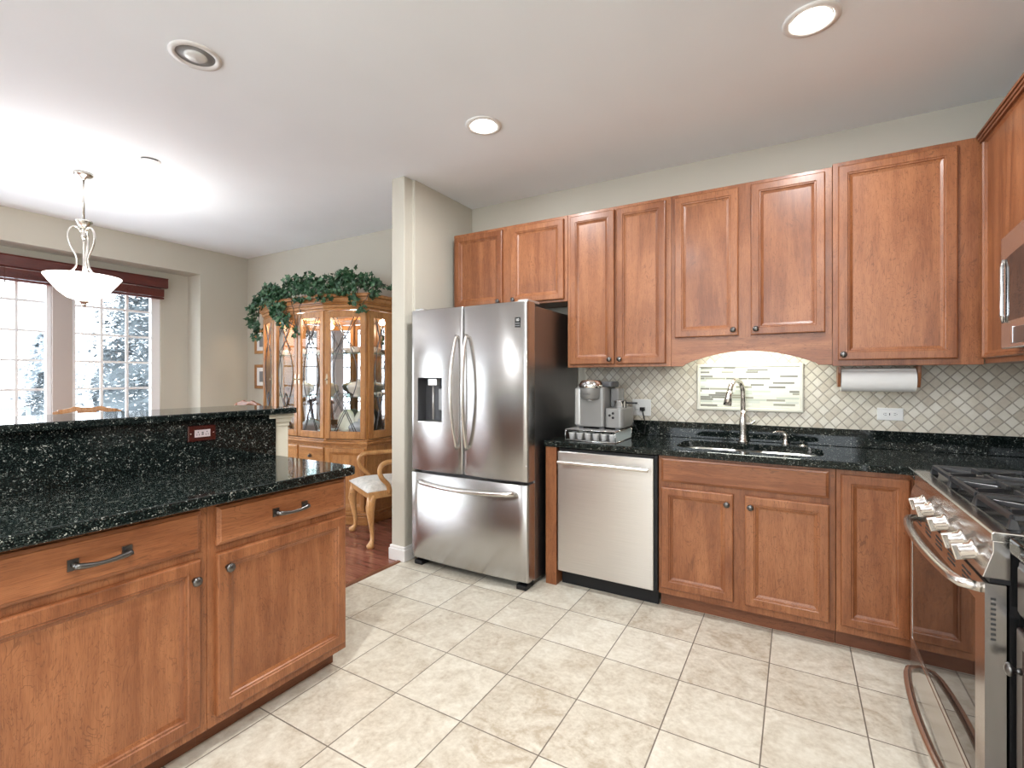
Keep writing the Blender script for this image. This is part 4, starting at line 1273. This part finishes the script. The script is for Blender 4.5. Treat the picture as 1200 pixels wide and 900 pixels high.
# corner posts
for (x, y) in ((-4.795, 3.445), (-4.797, 3.098), (-4.425, 2.968), (-3.695, 2.968), (-3.323, 3.098), (-3.323, 3.445)):
    MB().box(x - 0.017, y - 0.017, 0.75, x + 0.017, y + 0.017, 1.93).build('corner_post', oak, hu, bevel=0.003)
def between(p, q):
    d = Vector((q[0] - p[0], q[1] - p[1]))
    return Tr(p[0], p[1], 0, math.atan2(d.y, d.x)), d.length
def lens(w, h, n=16):
    a, b_ = [], []
    for i in range(n + 1):
        t = i / n
        z = h * t
        bow = math.sin(math.pi * (t * 1.5 - 0.25)) * w * 0.40
        a.append((w / 2 + bow, z)); b_.append((w / 2 - bow, z))
    return a, b_
def glass_door(p, q, z0, z1, st=0.048, kn=None, name='glass_door', lead_=True, ext=(0, 0)):
    T, L = between(p, q)
    T = T @ Matrix.Translation((0, 0, z0))
    h = z1 - z0
    mb = MB(T)
    g = 0.003
    mb.box(g, -0.016, 0, st + ext[0], 0.006, h).box(L - st - ext[1], -0.016, 0, L - g, 0.006, h)
    mb.box(st + ext[0], -0.016, 0, L - st - ext[1], 0.006, st + 0.012).box(st + ext[0], -0.016, h - st - 0.006, L - st - ext[1], 0.006, h)
    d = mb.build(name, oak, hu, bevel=0.004)
    MB(T).box(st - 0.004, -0.006, st + 0.008, L - st + 0.004, -0.003, h - st - 0.002).build('glass_pane', glass_m, d)
    if lead_:
        gw, gh = L - 2 * st - ext[0] - ext[1], h - 2 * st - 0.018
        mb = MB(T @ Matrix.Translation((st + ext[0], -0.010, st + 0.012)))
        for cv in lens(gw, gh):
            mb.tube([(x, 0, z) for x, z in cv], 0.0036, 6)
        if gw > 0.12:
            a = gh * 0.82
            for s in (1, -1):
                mb.tube([(gw / 2 + s * gw * 0.42, 0, gh), (gw / 2, 0, a), (gw / 2 - s * gw * 0.3, 0, a - 0.10)], 0.0036, 6)
                mb.tube([(gw / 2 + s * gw * 0.36, 0, 0), (gw / 2, 0, gh * 0.20), (gw / 2 - s * gw * 0.12, 0, gh * 0.27), (gw / 2, 0, gh * 0.33)], 0.0036, 6)
        mb.build('leading', lead, d)
    if kn is not None:
        mb = MB(T @ Matrix.Translation((kn, -0.016, 1.30 - z0)))
        mb.lathe([(0.006, 0), (0.005, -0.012), (0.010, -0.018), (0.008, -0.024), (0, -0.026)], (0, 0, 0), 10, 'y')
        mb.prism([(-0.004, -0.045), (0.004, -0.045), (0.009, -0.02), (0.005, 0), (0.010, 0.02), (0.004, 0.05), (-0.004, 0.05), (-0.010, 0.02), (-0.005, 0), (-0.009, -0.02)], 'y', -0.003, 0)
        mb.build('door_knob', brass, d)
    return d
DZ0, DZ1 = 0.765, 1.920
glass_door((-4.813, 3.089), (-4.433, 2.951), DZ0, DZ1, kn=0.375)
glass_door((-4.427, 2.95), (-4.062, 2.95), DZ0, DZ1, kn=0.340)
glass_door((-4.058, 2.95), (-3.693, 2.95), DZ0, DZ1, kn=0.025)
glass_door((-3.687, 2.951), (-3.309, 3.089), DZ0, DZ1, kn=0.026, st=0.055)
glass_door((-3.307, 3.10), (-3.307, 3.460), DZ0, DZ1, st=0.06, name='side_panel', ext=(0, 0.09))
glass_door((-4.813, 3.460), (-4.813, 3.10), DZ0, DZ1, st=0.06, name='side_panel', ext=(0.09, 0))
# base fronts
def base_front(p, q, parts):
    T, L = between(p, q)
    for (z, h, pan) in parts:
        if pan:
            door(hu, T, 0.012, z, L - 0.024, h, oak, oak, st=0.055, t=0.018, name='base_door')
        else:
            f = drawer_front(hu, T, 0.012, z, L - 0.024, h, oak_x, t=0.018)
            mb = MB(T @ Matrix.Translation((L / 2, -0.018, z + h / 2)))
            mb.lathe([(0.007, 0), (0.006, -0.012), (0.012, -0.018), (0.009, -0.024), (0, -0.025)], (0, 0, 0), 10, 'y')
            for i in range(6):
                a = i * math.pi / 3
                mb.tube([(0, -0.003, 0), (0.026 * math.cos(a), -0.003, 0.020 * math.sin(a))], 0.004, 6)
            mb.build('drawer_pull', pewter, f)
base_front((-4.427, 2.952), (-4.062, 2.952), [(0.515, 0.165, False), (0.12, 0.385, True)])
base_front((-4.058, 2.952), (-3.693, 2.952), [(0.515, 0.165, False), (0.12, 0.385, True)])
base_front((-4.81, 3.091), (-4.433, 2.953), [(0.12, 0.56, True)])
base_front((-3.687, 2.953), (-3.31, 3.091), [(0.12, 0.56, True)])
for x in (-4.45, -3.67):
    MB().lathe([(0.016, 1.924), (0.016, 1.919), (0.010, 1.917)], (x, 3.26, 0), 14).build('interior_lamp', bulb_on, hu)
    d = bpy.data.lights.new('hutch_light', 'POINT'); d.energy = 9.0; d.color = (1.0, 0.80, 0.55); d.shadow_soft_size = 0.03
    o = bpy.data.objects.new('hutch_light', d); COL.objects.link(o); o.parent = hu
    o.location = Vector((x, 3.26, 1.88)) - WO[hu.name]

# china
def teacup(x, y, z, lab, rz=0):
    t = thing('teacup', lab, 'teacup', (x, y, z), 'teacups and saucers in the hutch')
    MB().lathe([(0.02, 0), (0.035, 0.003), (0.062, 0.012), (0.066, 0.015), (0.06, 0.014), (0.03, 0.006), (0, 0.005)], (x, y, z), 20).build('saucer', china, t)
    c = MB().lathe([(0.018, 0.008), (0.022, 0.014), (0.038, 0.035), (0.044, 0.062), (0.041, 0.062), (0.035, 0.036), (0.018, 0.018), (0, 0.016)], (x, y, z), 20).build('cup', china, t)
    MB().tube([(x + (0.040 + 0.022 * math.sin(a)) * math.cos(rz), y + (0.040 + 0.022 * math.sin(a)) * math.sin(rz), z + 0.036 - 0.018 * math.cos(a)) for a in [math.pi * i / 8 for i in range(9)]], 0.003, 6).build('handle', china, c)
    return t
def tureen(x, y, z, s, lab, m, grp=None):
    t = thing('soup_tureen', lab, 'tureen', (x, y, z), grp)
    MB().lathe([(0.05 * s, 0), (0.055 * s, 0.008 * s), (0.045 * s, 0.02 * s), (0.09 * s, 0.05 * s), (0.105 * s, 0.09 * s), (0.11 * s, 0.095 * s)], (x, y, z), 24).build('bowl', m, t)
    MB().lathe([(0.108 * s, 0.096 * s), (0.09 * s, 0.125 * s), (0.05 * s, 0.145 * s), (0.012 * s, 0.152 * s), (0.010 * s, 0.16 * s), (0.018 * s, 0.17 * s), (0, 0.178 * s)], (x, y, z), 24).build('lid', m, t)
    mb = MB()
    for q in (-1, 1):
        mb.tube([(x + q * (0.095 + 0.035 * math.sin(a)) * s, y, z + (0.075 - 0.02 * math.cos(a)) * s) for a in [math.pi * i / 8 for i in range(9)]], 0.006 * s, 6)
    mb.build('handles', m, t)
def bowl_(x, y, z, r, lab, m):
    o = MB().lathe([(r * 0.4, 0), (r * 0.45, 0.008), (r * 0.8, r * 0.3), (r, r * 0.62), (r * 0.96, r * 0.62), (r * 0.7, r * 0.27), (0, 0.012)], (x, y, z), 24).build('bowl', m)
    tag(o, lab, 'bowl')
def plate(x, y, z, r, lab, m, rz=0):
    T = Tr(x, y, z, rz) @ Matrix.Rotation(R(-14), 4, 'X')
    mb = MB(T).lathe([(0, 0), (r * 0.55, 0), (r * 0.62, -0.008), (r, -0.016), (r, -0.012), (r * 0.62, -0.003), (0, 0.006)], (0, 0.01, r), 28, 'y')
    tag(mb.build('plate', m), lab, 'plate')
S1, S2, S0 = 1.540, 1.138, 0.763
teacup(-4.66, 3.22, S1, 'teacup on saucer on the top glass shelf, far left of the hutch', 0.5)
teacup(-4.28, 3.15, S1, 'teacup on saucer, top shelf behind the second glass door', 0.2)
teacup(-3.90, 3.14, S1, 'teacup on saucer, top shelf behind the third glass door', 0.4)
teacup(-3.42, 3.30, S1, 'teacup on saucer, top shelf behind the right side glass', 0.1)
teacup(-3.52, 3.16, S1, 'teacup on saucer, top shelf behind the angled right door', 2.6)
bowl_(-3.66, 3.24, S1, 0.09, 'cream bowl on the top shelf behind the angled right door', china)
bowl_(-4.12, 3.28, S1, 0.08, 'cream bowl on the top shelf between the two middle cups', china)
tureen(-4.25, 3.16, S2, 0.85, 'cream lidded dish, middle shelf behind the second glass door', china)
tureen(-3.88, 3.15, S2, 0.85, 'cream lidded dish, middle shelf behind the third glass door', china)
tureen(-3.56, 3.22, S2, 0.95, 'cream lidded dish, middle shelf behind the angled right door', china)
bowl_(-3.40, 3.34, S2, 0.06, 'small footed bowl, middle shelf behind the right side glass', china)
tureen(-3.52, 3.20, S0, 0.95, 'blue and white lidded dish on the hutch deck, right', china2)
tureen(-4.18, 3.17, S0, 0.9, 'blue and white lidded dish on the hutch deck, left', china2)
plate(-3.66, 3.36, S0, 0.13, 'large cream plate standing at the back of the hutch deck, right', china, 0.1)
plate(-3.92, 3.36, S0, 0.12, 'large cream plate standing at the back of the hutch deck, middle', china, 0.0)
bowl_(-3.88, 3.13, S0, 0.095, 'blue and white bowl on the hutch deck, middle', china2)
bowl_(-3.40, 3.36, S0, 0.055, 'small bowl on the hutch deck behind the right side glass', china2)

# ivy garland on the crown
iv = thing('ivy_garland', 'green ivy garland draped along the top of the china hutch', 'garland', (-4.06, 3.08, 2.066))
rnd = random.Random(11)
LEAF = [(0, 0), (0.22, -0.12), (0.50, -0.02), (0.34, 0.20), (0.62, 0.42), (0.28, 0.50), (0.0, 1.0), (-0.28, 0.50), (-0.62, 0.42), (-0.34, 0.20), (-0.50, -0.02), (-0.22, -0.12)]
lf, vn = MB(), MB()
def leaf(c, s):
    d = Vector((rnd.uniform(-1, 1), rnd.uniform(-1.6, 0.1), rnd.uniform(-0.5, 1.0))).normalized()
    M = Matrix.Translation(c) @ d.to_track_quat('Z', 'Y').to_matrix().to_4x4() @ Matrix.Rotation(rnd.uniform(0, 6.3), 4, 'Z')
    vs = [tuple(M @ Vector((x * s, y * s, -0.25 * s * abs(x)))) for x, y in LEAF] + [tuple(M @ Vector((0, 0.35 * s, 0.04 * s)))]
    lf.add(vs, [(i, (i + 1) % 12, 12) for i in range(12)])
CL = [(-5.06, 3.12, 1.95, .07, .06, .10, 45), (-4.97, 3.10, 1.80, .06, .05, .10, 36), (-5.02, 3.1, 2.06, .07, .07, .06, 30), (-4.87, 3.11, 2.14, .12, .08, .08, 70), (-4.62, 3.06, 2.19, .14, .09, .08, 90),
      (-4.40, 2.98, 2.13, .12, .07, .10, 80), (-4.28, 2.885, 2.00, .10, .03, .10, 60), (-4.20, 2.885, 1.85, .08, .025, .08, 34), (-4.03, 2.90, 1.74, .03, .02, .05, 9), (-4.20, 3.02, 2.22, .13, .09, .08, 85), (-3.96, 2.99, 2.20, .14, .09, .09, 95),
      (-3.72, 3.02, 2.19, .13, .09, .08, 90), (-3.50, 3.05, 2.22, .13, .09, .08, 95), (-3.34, 3.12, 2.18, .10, .08, .07, 60), (-3.90, 2.875, 2.03, .14, .015, .03, 18), (-3.62, 2.875, 2.02, .12, .015, .04, 22), (-3.50, 2.93, 2.08, .14, .03, .03, 26),
      (-3.36, 2.98, 2.00, .06, .015, .05, 16), (-3.27, 3.00, 1.92, .05, .015, .05, 14), (-3.20, 3.06, 2.05, .03, .03, .06, 16), (-3.24, 3.16, 2.14, .05, .05, .04, 18), (-3.14, 3.20, 2.13, .03, .03, .015, 4), (-4.70, 2.985, 2.08, .14, .03, .05, 45), (-4.45, 2.90, 2.07, .12, .03, .05, 40), (-4.10, 2.885, 2.10, .14, .03, .04, 34), (-3.75, 2.885, 2.09, .14, .03, .04, 34), (-3.42, 2.97, 2.09, .12, .03, .05, 34), (-4.30, 2.87, 1.92, .07, .015, .08, 24)]
for cx, cy, cz, rx, ry, rz_, n in CL:
    for i in range(int(n * 1.3)):
        while True:
            p = Vector((rnd.uniform(-1, 1), rnd.uniform(-1, 1), rnd.uniform(-1, 1)))
            if p.length <= 1:
                break
        leaf(Vector((cx + p.x * rx * 1.15, cy + p.y * ry * 1.1, cz + p.z * rz_ * 1.15)), rnd.uniform(0.032, 0.052))
for j in range(26):
    a = CL[rnd.randrange(len(CL))]
    b_ = min((c for c in CL if c is not a), key=lambda c: abs(c[0] - a[0]) + rnd.uniform(0, 0.3))
    pts = []
    for i in range(9):
        t = i / 8
        pts.append((a[0] + (b_[0] - a[0]) * t + rnd.uniform(-.015, .015), a[1] + (b_[1] - a[1]) * t + rnd.uniform(-.01, .01), a[2] + (b_[2] - a[2]) * t + 0.04 * math.sin(math.pi * t) + rnd.uniform(-.01, .01)))
    vn.tube(pts, 0.003, 5)
lf.build('leaves', leaf_m, iv)
vn.build('vines', bark_m, iv)

# ------------------------------------------------------------------ dining chairs
def cab_leg(x, y, sx, sy, z1=0.40):
    pts = [(x, y, z1), (x + sx * .012, y + sy * .012, z1 - 0.05), (x + sx * .022, y + sy * .022, z1 - 0.11), (x + sx * .012, y + sy * .012, z1 - 0.20), (x, y, 0.11), (x, y, 0.055), (x + sx * .012, y + sy * .012, 0.03), (x + sx * .022, y + sy * .022, 0.016), (x + sx * .022, y + sy * .022, 0.0)]
    return MB().tube(pts, [0.034, 0.036, 0.033, 0.023, 0.016, 0.015, 0.022, 0.030, 0.024], 12)
def make_chair(label, m, arms, group=None, crest_m=None, cz=1.0, tall=0.0):
    t = thing('dining_chair', label, 'chair', (0, 0, 0), group)
    fw, bw, dp = 0.27, 0.215, 0.46
    sh = MB()
    rail = [(-fw, 0), (fw, 0), (bw, dp), (-bw, dp)]
    sh.prism(rail, 'z', 0.375, 0.43)
    sh.build('seat_rail', m, t, bevel=0.006)
    def cu(u, v):
        x = (-fw + 0.006) * (1 - u) + (fw - 0.006) * u
        k = 1 - (1 - bw / fw) * v
        e = (1 - abs(2 * u - 1) ** 3.5) * (1 - abs(2 * v - 1) ** 3.5)
        return (x * k, -0.012 + (dp - 0.01) * v, 0.432 + 0.055 * e ** 0.5)
    mb = MB().grid(cu, 18, 18)
    mb.prism([(-fw + 0.006, -0.010), (fw - 0.006, -0.010), (bw - 0.006, dp - 0.02), (-bw + 0.006, dp - 0.02)], 'z', 0.428, 0.436)
    mb.build('seat_cushion', fabric_m, t)
    for s in (-1, 1):
        lg = cab_leg(s * (fw - 0.035), 0.035, s, -1, 0.40).build('leg', m, t)
        MB().tube([(s * (fw - 0.035) + 0.014 * math.cos(a), 0.035 - 0.045, 0.31 + 0.018 * math.sin(a)) for a in [i * 0.6 for i in range(9)]], 0.004, 6).build('carving', m, lg)
        MB().tube([(s * bw * 0.93, dp - 0.02, 0.42), (s * bw * 0.93, dp + 0.0, 0.22), (s * bw * 0.93, dp + 0.05, 0.0)], [0.022, 0.019, 0.017], 8).build('leg', m, t)
    top = cz
    mb = MB()
    for s in (-1, 1):
        mb.tube([(s * bw * 0.93, dp - 0.02, 0.40), (s * bw * 0.90, dp, 0.60), (s * bw * 0.84, dp + 0.03, top - 0.15), (s * bw * 0.86, dp + 0.05, top - 0.03)], [0.021, 0.017, 0.016, 0.02], 8)
    mb.build('back_posts', m, t)
    # yoke crest rail with two small rises
    pr = []
    for i in range(25):
        u = -1 + 2 * i / 24
        z = top - 0.012 - 0.035 * abs(u) ** 3 + 0.014 * math.exp(-((abs(u) - 0.36) / 0.13) ** 2)
        pr.append((u * 0.235, z))
    poly = pr + [(x, z - 0.028 - 0.018 * (1 - (x / 0.235) ** 2)) for x, z in pr[::-1]]
    MB().prism(poly, 'y', dp + 0.035, dp + 0.062).build('crest_rail', crest_m or m, t, bevel=0.005)
    sp = [(-0.05, 0.43), (0.05, 0.43), (0.035, 0.55), (0.085, 0.72), (0.05, top - 0.10), (0.07, top - 0.035), (-0.07, top - 0.035), (-0.05, top - 0.10), (-0.085, 0.72), (-0.035, 0.55)]
    MB().prism(sp, 'y', dp + 0.0, dp + 0.014).build('splat', m, t, bevel=0.003)
    if arms:
        for s in (-1, 1):
            pts = [(s * 0.245, 0.17, 0.405), (s * 0.262, 0.155, 0.47), (s * 0.282, 0.10, 0.53), (s * 0.287, 0.078, 0.585), (s * 0.282, 0.092, 0.63), (s * 0.276, 0.135, 0.652), (s * 0.27, 0.20, 0.655), (s * 0.25, 0.33, 0.655), (s * 0.225, 0.42, 0.665), (s * 0.195, 0.475, 0.68)]
            # smooth the polyline
            P_ = [Vector(p) for p in pts]
            q = []
            for i in range(len(P_) - 1):
                p0, p1, p2, p3 = P_[max(i - 1, 0)], P_[i], P_[i + 1], P_[min(i + 2, len(P_) - 1)]
                for k_ in range(4):
                    u = k_ / 4
                    q.append(0.5 * ((2 * p1) + (p2 - p0) * u + (2 * p0 - 5 * p1 + 4 * p2 - p3) * u * u + (3 * p1 - p0 - 3 * p2 + p3) * u ** 3))
            q.append(P_[-1])
            MB().tube(q, 0.019, 10).build('arm', m, t)
    return t
c1 = make_chair('light oak armchair with pale seat and cabriole legs beside the china hutch', lightoak, True)
c1.location = (-3.07, 2.785, 0); c1.rotation_euler = (0, 0, R(-26.6))
c2 = make_chair('oak dining chair by the bay window, only its crest above the bar', oak, False, cz=1.064)
c2.location = (-4.97, 1.585, 0); c2.rotation_euler = (0, 0, R(62))
c3 = make_chair('reddish dining chair left of the china hutch, its crest above the bar', cherry, False, cz=1.078)
c3.location = (-4.96, 2.49, 0); c3.rotation_euler = (0, 0, 0)

# pictures on the dining wall
def picture(z0, lab):
    t = thing('framed_picture', lab, 'picture', (-5.45, 3.478, z0))
    T = T_back(-5.59, 3.479, z0)
    MB(T).rings(0.28, 0.285, [(0, 0), (0, -0.018), (0.006, -0.022), (0.030, -0.018), (0.036, -0.010)], cap_last=False).build('frame', oak, t)
    MB(T).box(0.034, -0.009, 0.034, 0.246, -0.005, 0.251).build('mat', paper_m, t)
    MB(T).box(0.085, -0.0105, 0.08, 0.195, -0.0085, 0.205).build('photograph', photo_m, t)
picture(1.600, 'small wood-framed picture beside the hutch, the upper of two')
picture(1.185, 'small wood-framed picture beside the hutch, the lower of two')

# ------------------------------------------------------------------ blinds
bl = thing('window_blind', 'mahogany wooden blind raised at the top of the bay window', 'blind', (-5.95, 1.5, 2.17))
BYA, BYB = 0.30, 2.685
MB().prism([(-5.925, 2.285), (-5.915, 2.292), (-5.918, 2.38), (-5.908, 2.392), (-5.965, 2.392), (-5.965, 2.285)], 'y', BYA, BYB).build('valance', red_blind, bl)
mb = MB()
for i in range(11):
    z = 2.274 - i * 0.0075
    mb.box(-5.985, BYA + 0.02, z - 0.0064, -5.935, BYB - 0.03, z)
mb.build('slats', red_blind, bl)
MB().box(-5.985, BYA + 0.02, 2.166, -5.935, BYB - 0.03, 2.186).build('bottom_rail', red_blind, bl, bevel=0.003)
mb = MB()
for y in (0.6, 1.0, 1.42, 1.95, 2.40):
    mb.tube([(-5.932, y, 2.29), (-5.932, y, 2.17)], 0.002, 6)
    mb.lathe([(0.006, -0.02), (0.004, 0.0)], (-5.932, y, 2.165), 8)
mb.build('cords', red_blind, bl)

# ------------------------------------------------------------------ ceiling fixtures
def can(x, y, lit, lab, power=CAN_W, r=0.103):
    t = thing('recessed_light', lab, 'ceiling light', (x, y, CEIL - 0.01))
    MB().lathe([(r * 0.74, -0.001), (r * 0.78, -0.008), (r, -0.006), (r, 0.0)], (x, y, CEIL), 36, cap=False).build('trim_ring', trim_m, t)
    MB().lathe([(r * 0.76, -0.0012), (r * 0.74, -0.001), (r * 0.6, -0.0008), (0, -0.0006)], (x, y, CEIL), 36).build('baffle', baffle, t)
    k = 0.70 if lit else 0.46
    MB().lathe([(r * k * 0.95, -0.002), (r * k, -0.006), (r * k * 0.75, -0.013), (0, -0.017)], (x, y, CEIL), 28).build('bulb', bulb_on if lit else bulb_off, t)
    if lit:
        area('can_light', (x, y, CEIL - 0.028), 0.10, power, WARM, shape='DISK', parent=t)
can(-1.545, 2.32, True, 'lit recessed ceiling light in front of the fridge')
can(-2.325, 1.165, False, 'unlit recessed ceiling light over the peninsula')
can(0.053, 2.30, True, 'lit recessed ceiling light before the sink, at the top edge')
for x, y, lab in ((-1.1, 0.2, 'unseen ceiling light added for brightness behind the viewer, left'), (0.3, -0.6, 'unseen ceiling light added for brightness behind the viewer, right'), (-3.2, -0.9, 'unseen ceiling light added for brightness behind the viewer, far left')):
    can(x, y, True, lab, 36.0)  # unseen cans, added only to light the room
sm = thing('ceiling_detector', 'small flush white disc with a thin dark rim shadow on the ceiling near the pendant', 'smoke detector', (-3.71, 1.577, CEIL - 0.01))
MB().lathe([(0.060, 0.0), (0.059, -0.002), (0.052, -0.003), (0, -0.003)], (-3.71, 1.577, CEIL), 32).build('cover', trim_m, sm)
MB().tube([(-3.71 + 0.058 * math.cos(a), 1.577 + 0.058 * math.sin(a), CEIL - 0.006) for a in [R(-80 + 10 * i) for i in range(11)]], 0.0030, 6).build('slot', slot_m, sm)  # dark arc that paints in the shadow at the disc's rim

# pendant
PX, PY = -4.35, 1.437
pd = thing('pendant_lamp', 'brushed nickel pendant with white bowl shade over the dining area', 'pendant lamp', (PX, PY, 1.82))
MB().lathe([(0.056, 2.759), (0.058, 2.748), (0.045, 2.735), (0.016, 2.728), (0.012, 2.715)], (PX, PY, 0), 28).build('canopy', satin, pd)
MB().tube([(PX, PY, 2.72), (PX, PY, 2.42)], 0.0075, 10).build('stem', satin, pd)
MB().lathe([(0.008, 2.44), (0.012, 2.43), (0.050, 2.425), (0.052, 2.415), (0.028, 2.385), (0.016, 2.37), (0.014, 2.33), (0.020, 2.315), (0.010, 2.30), (0.008, 2.295)], (PX, PY, 0), 20).build('hub', satin, pd)
MB().tube([(PX, PY, 2.30), (PX, PY, 1.84)], 0.006, 8).build('centre_rod', satin, pd)
for k_ in range(3):
    a = R(25 + 120 * k_)
    prof = [(0.018, 2.345), (0.05, 2.375), (0.088, 2.365), (0.112, 2.325), (0.112, 2.275), (0.090, 2.225), (0.062, 2.185), (0.050, 2.14), (0.058, 2.095), (0.095, 2.055), (0.140, 2.032), (0.165, 2.034), (0.170, 2.05)]
    P_ = [Vector((PX + 0.74 * r * math.cos(a), PY + 0.74 * r * math.sin(a), z)) for r, z in prof]
    q = []
    for i in range(len(P_) - 1):
        p0, p1, p2, p3 = P_[max(i - 1, 0)], P_[i], P_[i + 1], P_[min(i + 2, len(P_) - 1)]
        for j in range(4):
            u = j / 4
            q.append(0.5 * ((2 * p1) + (p2 - p0) * u + (2 * p0 - 5 * p1 + 4 * p2 - p3) * u * u + (3 * p1 - p0 - 3 * p2 + p3) * u ** 3))
    q.append(P_[-1])
    MB().tube(q, 0.0085, 8, flat=0.7).build('arm', satin, pd)
MB().lathe([(r_ * 0.75, z_) for r_, z_ in ((0.285, 2.030), (0.287, 2.026), (0.250, 1.985), (0.185, 1.920), (0.120, 1.878), (0.05, 1.860), (0, 1.858), (0, 1.866), (0.05, 1.868), (0.115, 1.886), (0.18, 1.928), (0.245, 1.992), (0.278, 2.030))], (PX, PY, 0), 40).build('bowl_shade', bowl_m, pd)
MB().lathe([(0.030, 1.858), (0.034, 1.850), (0.018, 1.842), (0.014, 1.832), (0.018, 1.826), (0.008, 1.816), (0, 1.812)], (PX, PY, 0), 18).build('finial', satin, pd)
area('pendant_light', (PX, PY, 2.06), 0.28, PENDANT_W, WARM, rot=(R(180), 0, 0), shape='DISK', parent=pd)

# ------------------------------------------------------------------ outdoors
sn = MB().grid(lambda u, v: (-120 + 240 * u if False else -140 + 134 * u, -60 + 170 * v, -0.55 + 0.18 * math.sin(u * 9) * math.sin(v * 7)), 24, 24)
struct(sn.build('ground_snow', snow_m, origin=(0, 0, 0)))
def spruce(x, y, zb, h, rad, n, lab, m, bs=0.16, group=None):
    t = thing('spruce_tree', lab, 'tree', (x, y, zb), group)
    MB().lathe([(0.035 * h / 2, 0), (0.012 * h, h * 0.6), (0.003, h * 0.98)], (x, y, zb), 8).build('trunk', bark_m, t)
    r_ = random.Random(int(abs(x * 31 + y * 7)))
    core = MB()
    vs, fs = [], []
    for i in range(17):
        t_ = i / 16
        for k_ in range(16):
            a = 2 * math.pi * k_ / 16
            q = max(0.02, rad * 0.60 * (1 - t_) * r_.uniform(0.62, 1.2))
            vs.append((x + q * math.cos(a), y + q * math.sin(a), zb + h * (0.03 + 0.90 * t_) + r_.uniform(-.02, .02) * h))
    for i in range(16):
        for k_ in range(16):
            fs.append((i * 16 + k_, i * 16 + (k_ + 1) % 16, (i + 1) * 16 + (k_ + 1) % 16, (i + 1) * 16 + k_))
    core.add(vs, fs)
    core.build('inner_branches', m, t)
    mb = MB()
    for i in range(n):
        u = r_.random() ** 0.85
        z = h * (0.04 + 0.95 * u)
        R_ = rad * (1 - (z / h)) * (0.85 + 0.15 * math.sin(z * 9)) + 0.03
        a = r_.uniform(0, 6.283)
        q = R_ * (r_.random() ** 0.45)
        c = Vector((x + q * math.cos(a), y + q * math.sin(a), zb + z - 0.22 * q))
        s = bs * r_.uniform(0.6, 1.3)
        d = Vector((math.cos(a + r_.uniform(-.7, .7)), math.sin(a + r_.uniform(-.7, .7)), r_.uniform(-0.7, 0.35))) * s
        w_ = Vector((-d.y, d.x, r_.uniform(-.3, .3) * s)).normalized() * s * 0.28
        mb.add([tuple(c), tuple(c + d * 0.5 + w_), tuple(c + d), tuple(c + d * 0.5 - w_)], [(0, 1, 2, 3)])
    mb.build('foliage', m, t)
    sn_ = MB()
    for i in range(n // 3):
        u = r_.random() ** 0.85
        z = h * (0.06 + 0.9 * u)
        q = rad * (1 - z / h) * r_.uniform(0.55, 1.02)
        a = r_.uniform(0, 6.283)
        c = Vector((x + q * math.cos(a), y + q * math.sin(a), zb + z - 0.2 * q))
        d = Vector((math.cos(a + r_.uniform(-1.2, 1.2)), math.sin(a + r_.uniform(-1.2, 1.2)), r_.uniform(-0.5, 0.4))) * bs * r_.uniform(0.5, 1.0)
        w_ = Vector((-d.y, d.x, r_.uniform(-.6, .6) * bs)).normalized() * bs * 0.24
        sn_.add([tuple(c), tuple(c + d * 0.5 + w_), tuple(c + d), tuple(c + d * 0.5 - w_)], [(0, 1, 2, 3)])
    sn_.build('snow', snow_m, t)
spruce(-13.5, 5.9, -0.6, 6.8, 2.7, 30000, 'large snow-dusted spruce outside the right window pane', spruce_m, 0.115)
spruce(-18.5, 5.2, -0.6, 2.1, 1.1, 4000, 'smaller snowy spruce left of the large one outside', spruce_m, 0.08)
spruce(-21.5, 6.0, -0.45, 1.6, 0.9, 700, 'young snowy spruce outside the left window', spruce_m, 0.2)
for i, (x, y, h) in enumerate(((-55, 9, 5), (-58, 16.5, 6), (-54, 24, 5), (-60, 32, 6.5), (-57, 1.5, 4.5), (-57, 40, 6))):
    spruce(x, y, -0.6, h, 3.4, 1400, 'distant snowy tree in the row beyond the yard', farspruce_m, 0.7, 'distant snowy trees beyond the yard')
spruce(-17.5, 11.2, -0.6, 3.2, 1.6, 9000, 'broad snowy evergreen right of the large spruce outside', spruce_m, 0.14)
rl = thing('deck_railing', 'dark railing standing in the snow outside the left window', 'railing', (-16, 3.0, -0.6))
mb = MB()
for y in (2.2, 3.2, 4.2):
    mb.box(-16.04, y, -0.6, -15.96, y + 0.07, 0.62)
mb.build('post', rail_m, rl)
MB().box(-16.03, 2.2, 0.55, -15.97, 4.27, 0.60).box(-16.03, 2.2, 0.02, -15.97, 4.27, 0.06).build('rail', rail_m, rl)
mb = MB()
for i in range(18):
    mb.box(-16.01, 2.3 + i * 0.105, 0.04, -15.99, 2.32 + i * 0.105, 0.56)
mb.build('balusters', rail_m, rl)
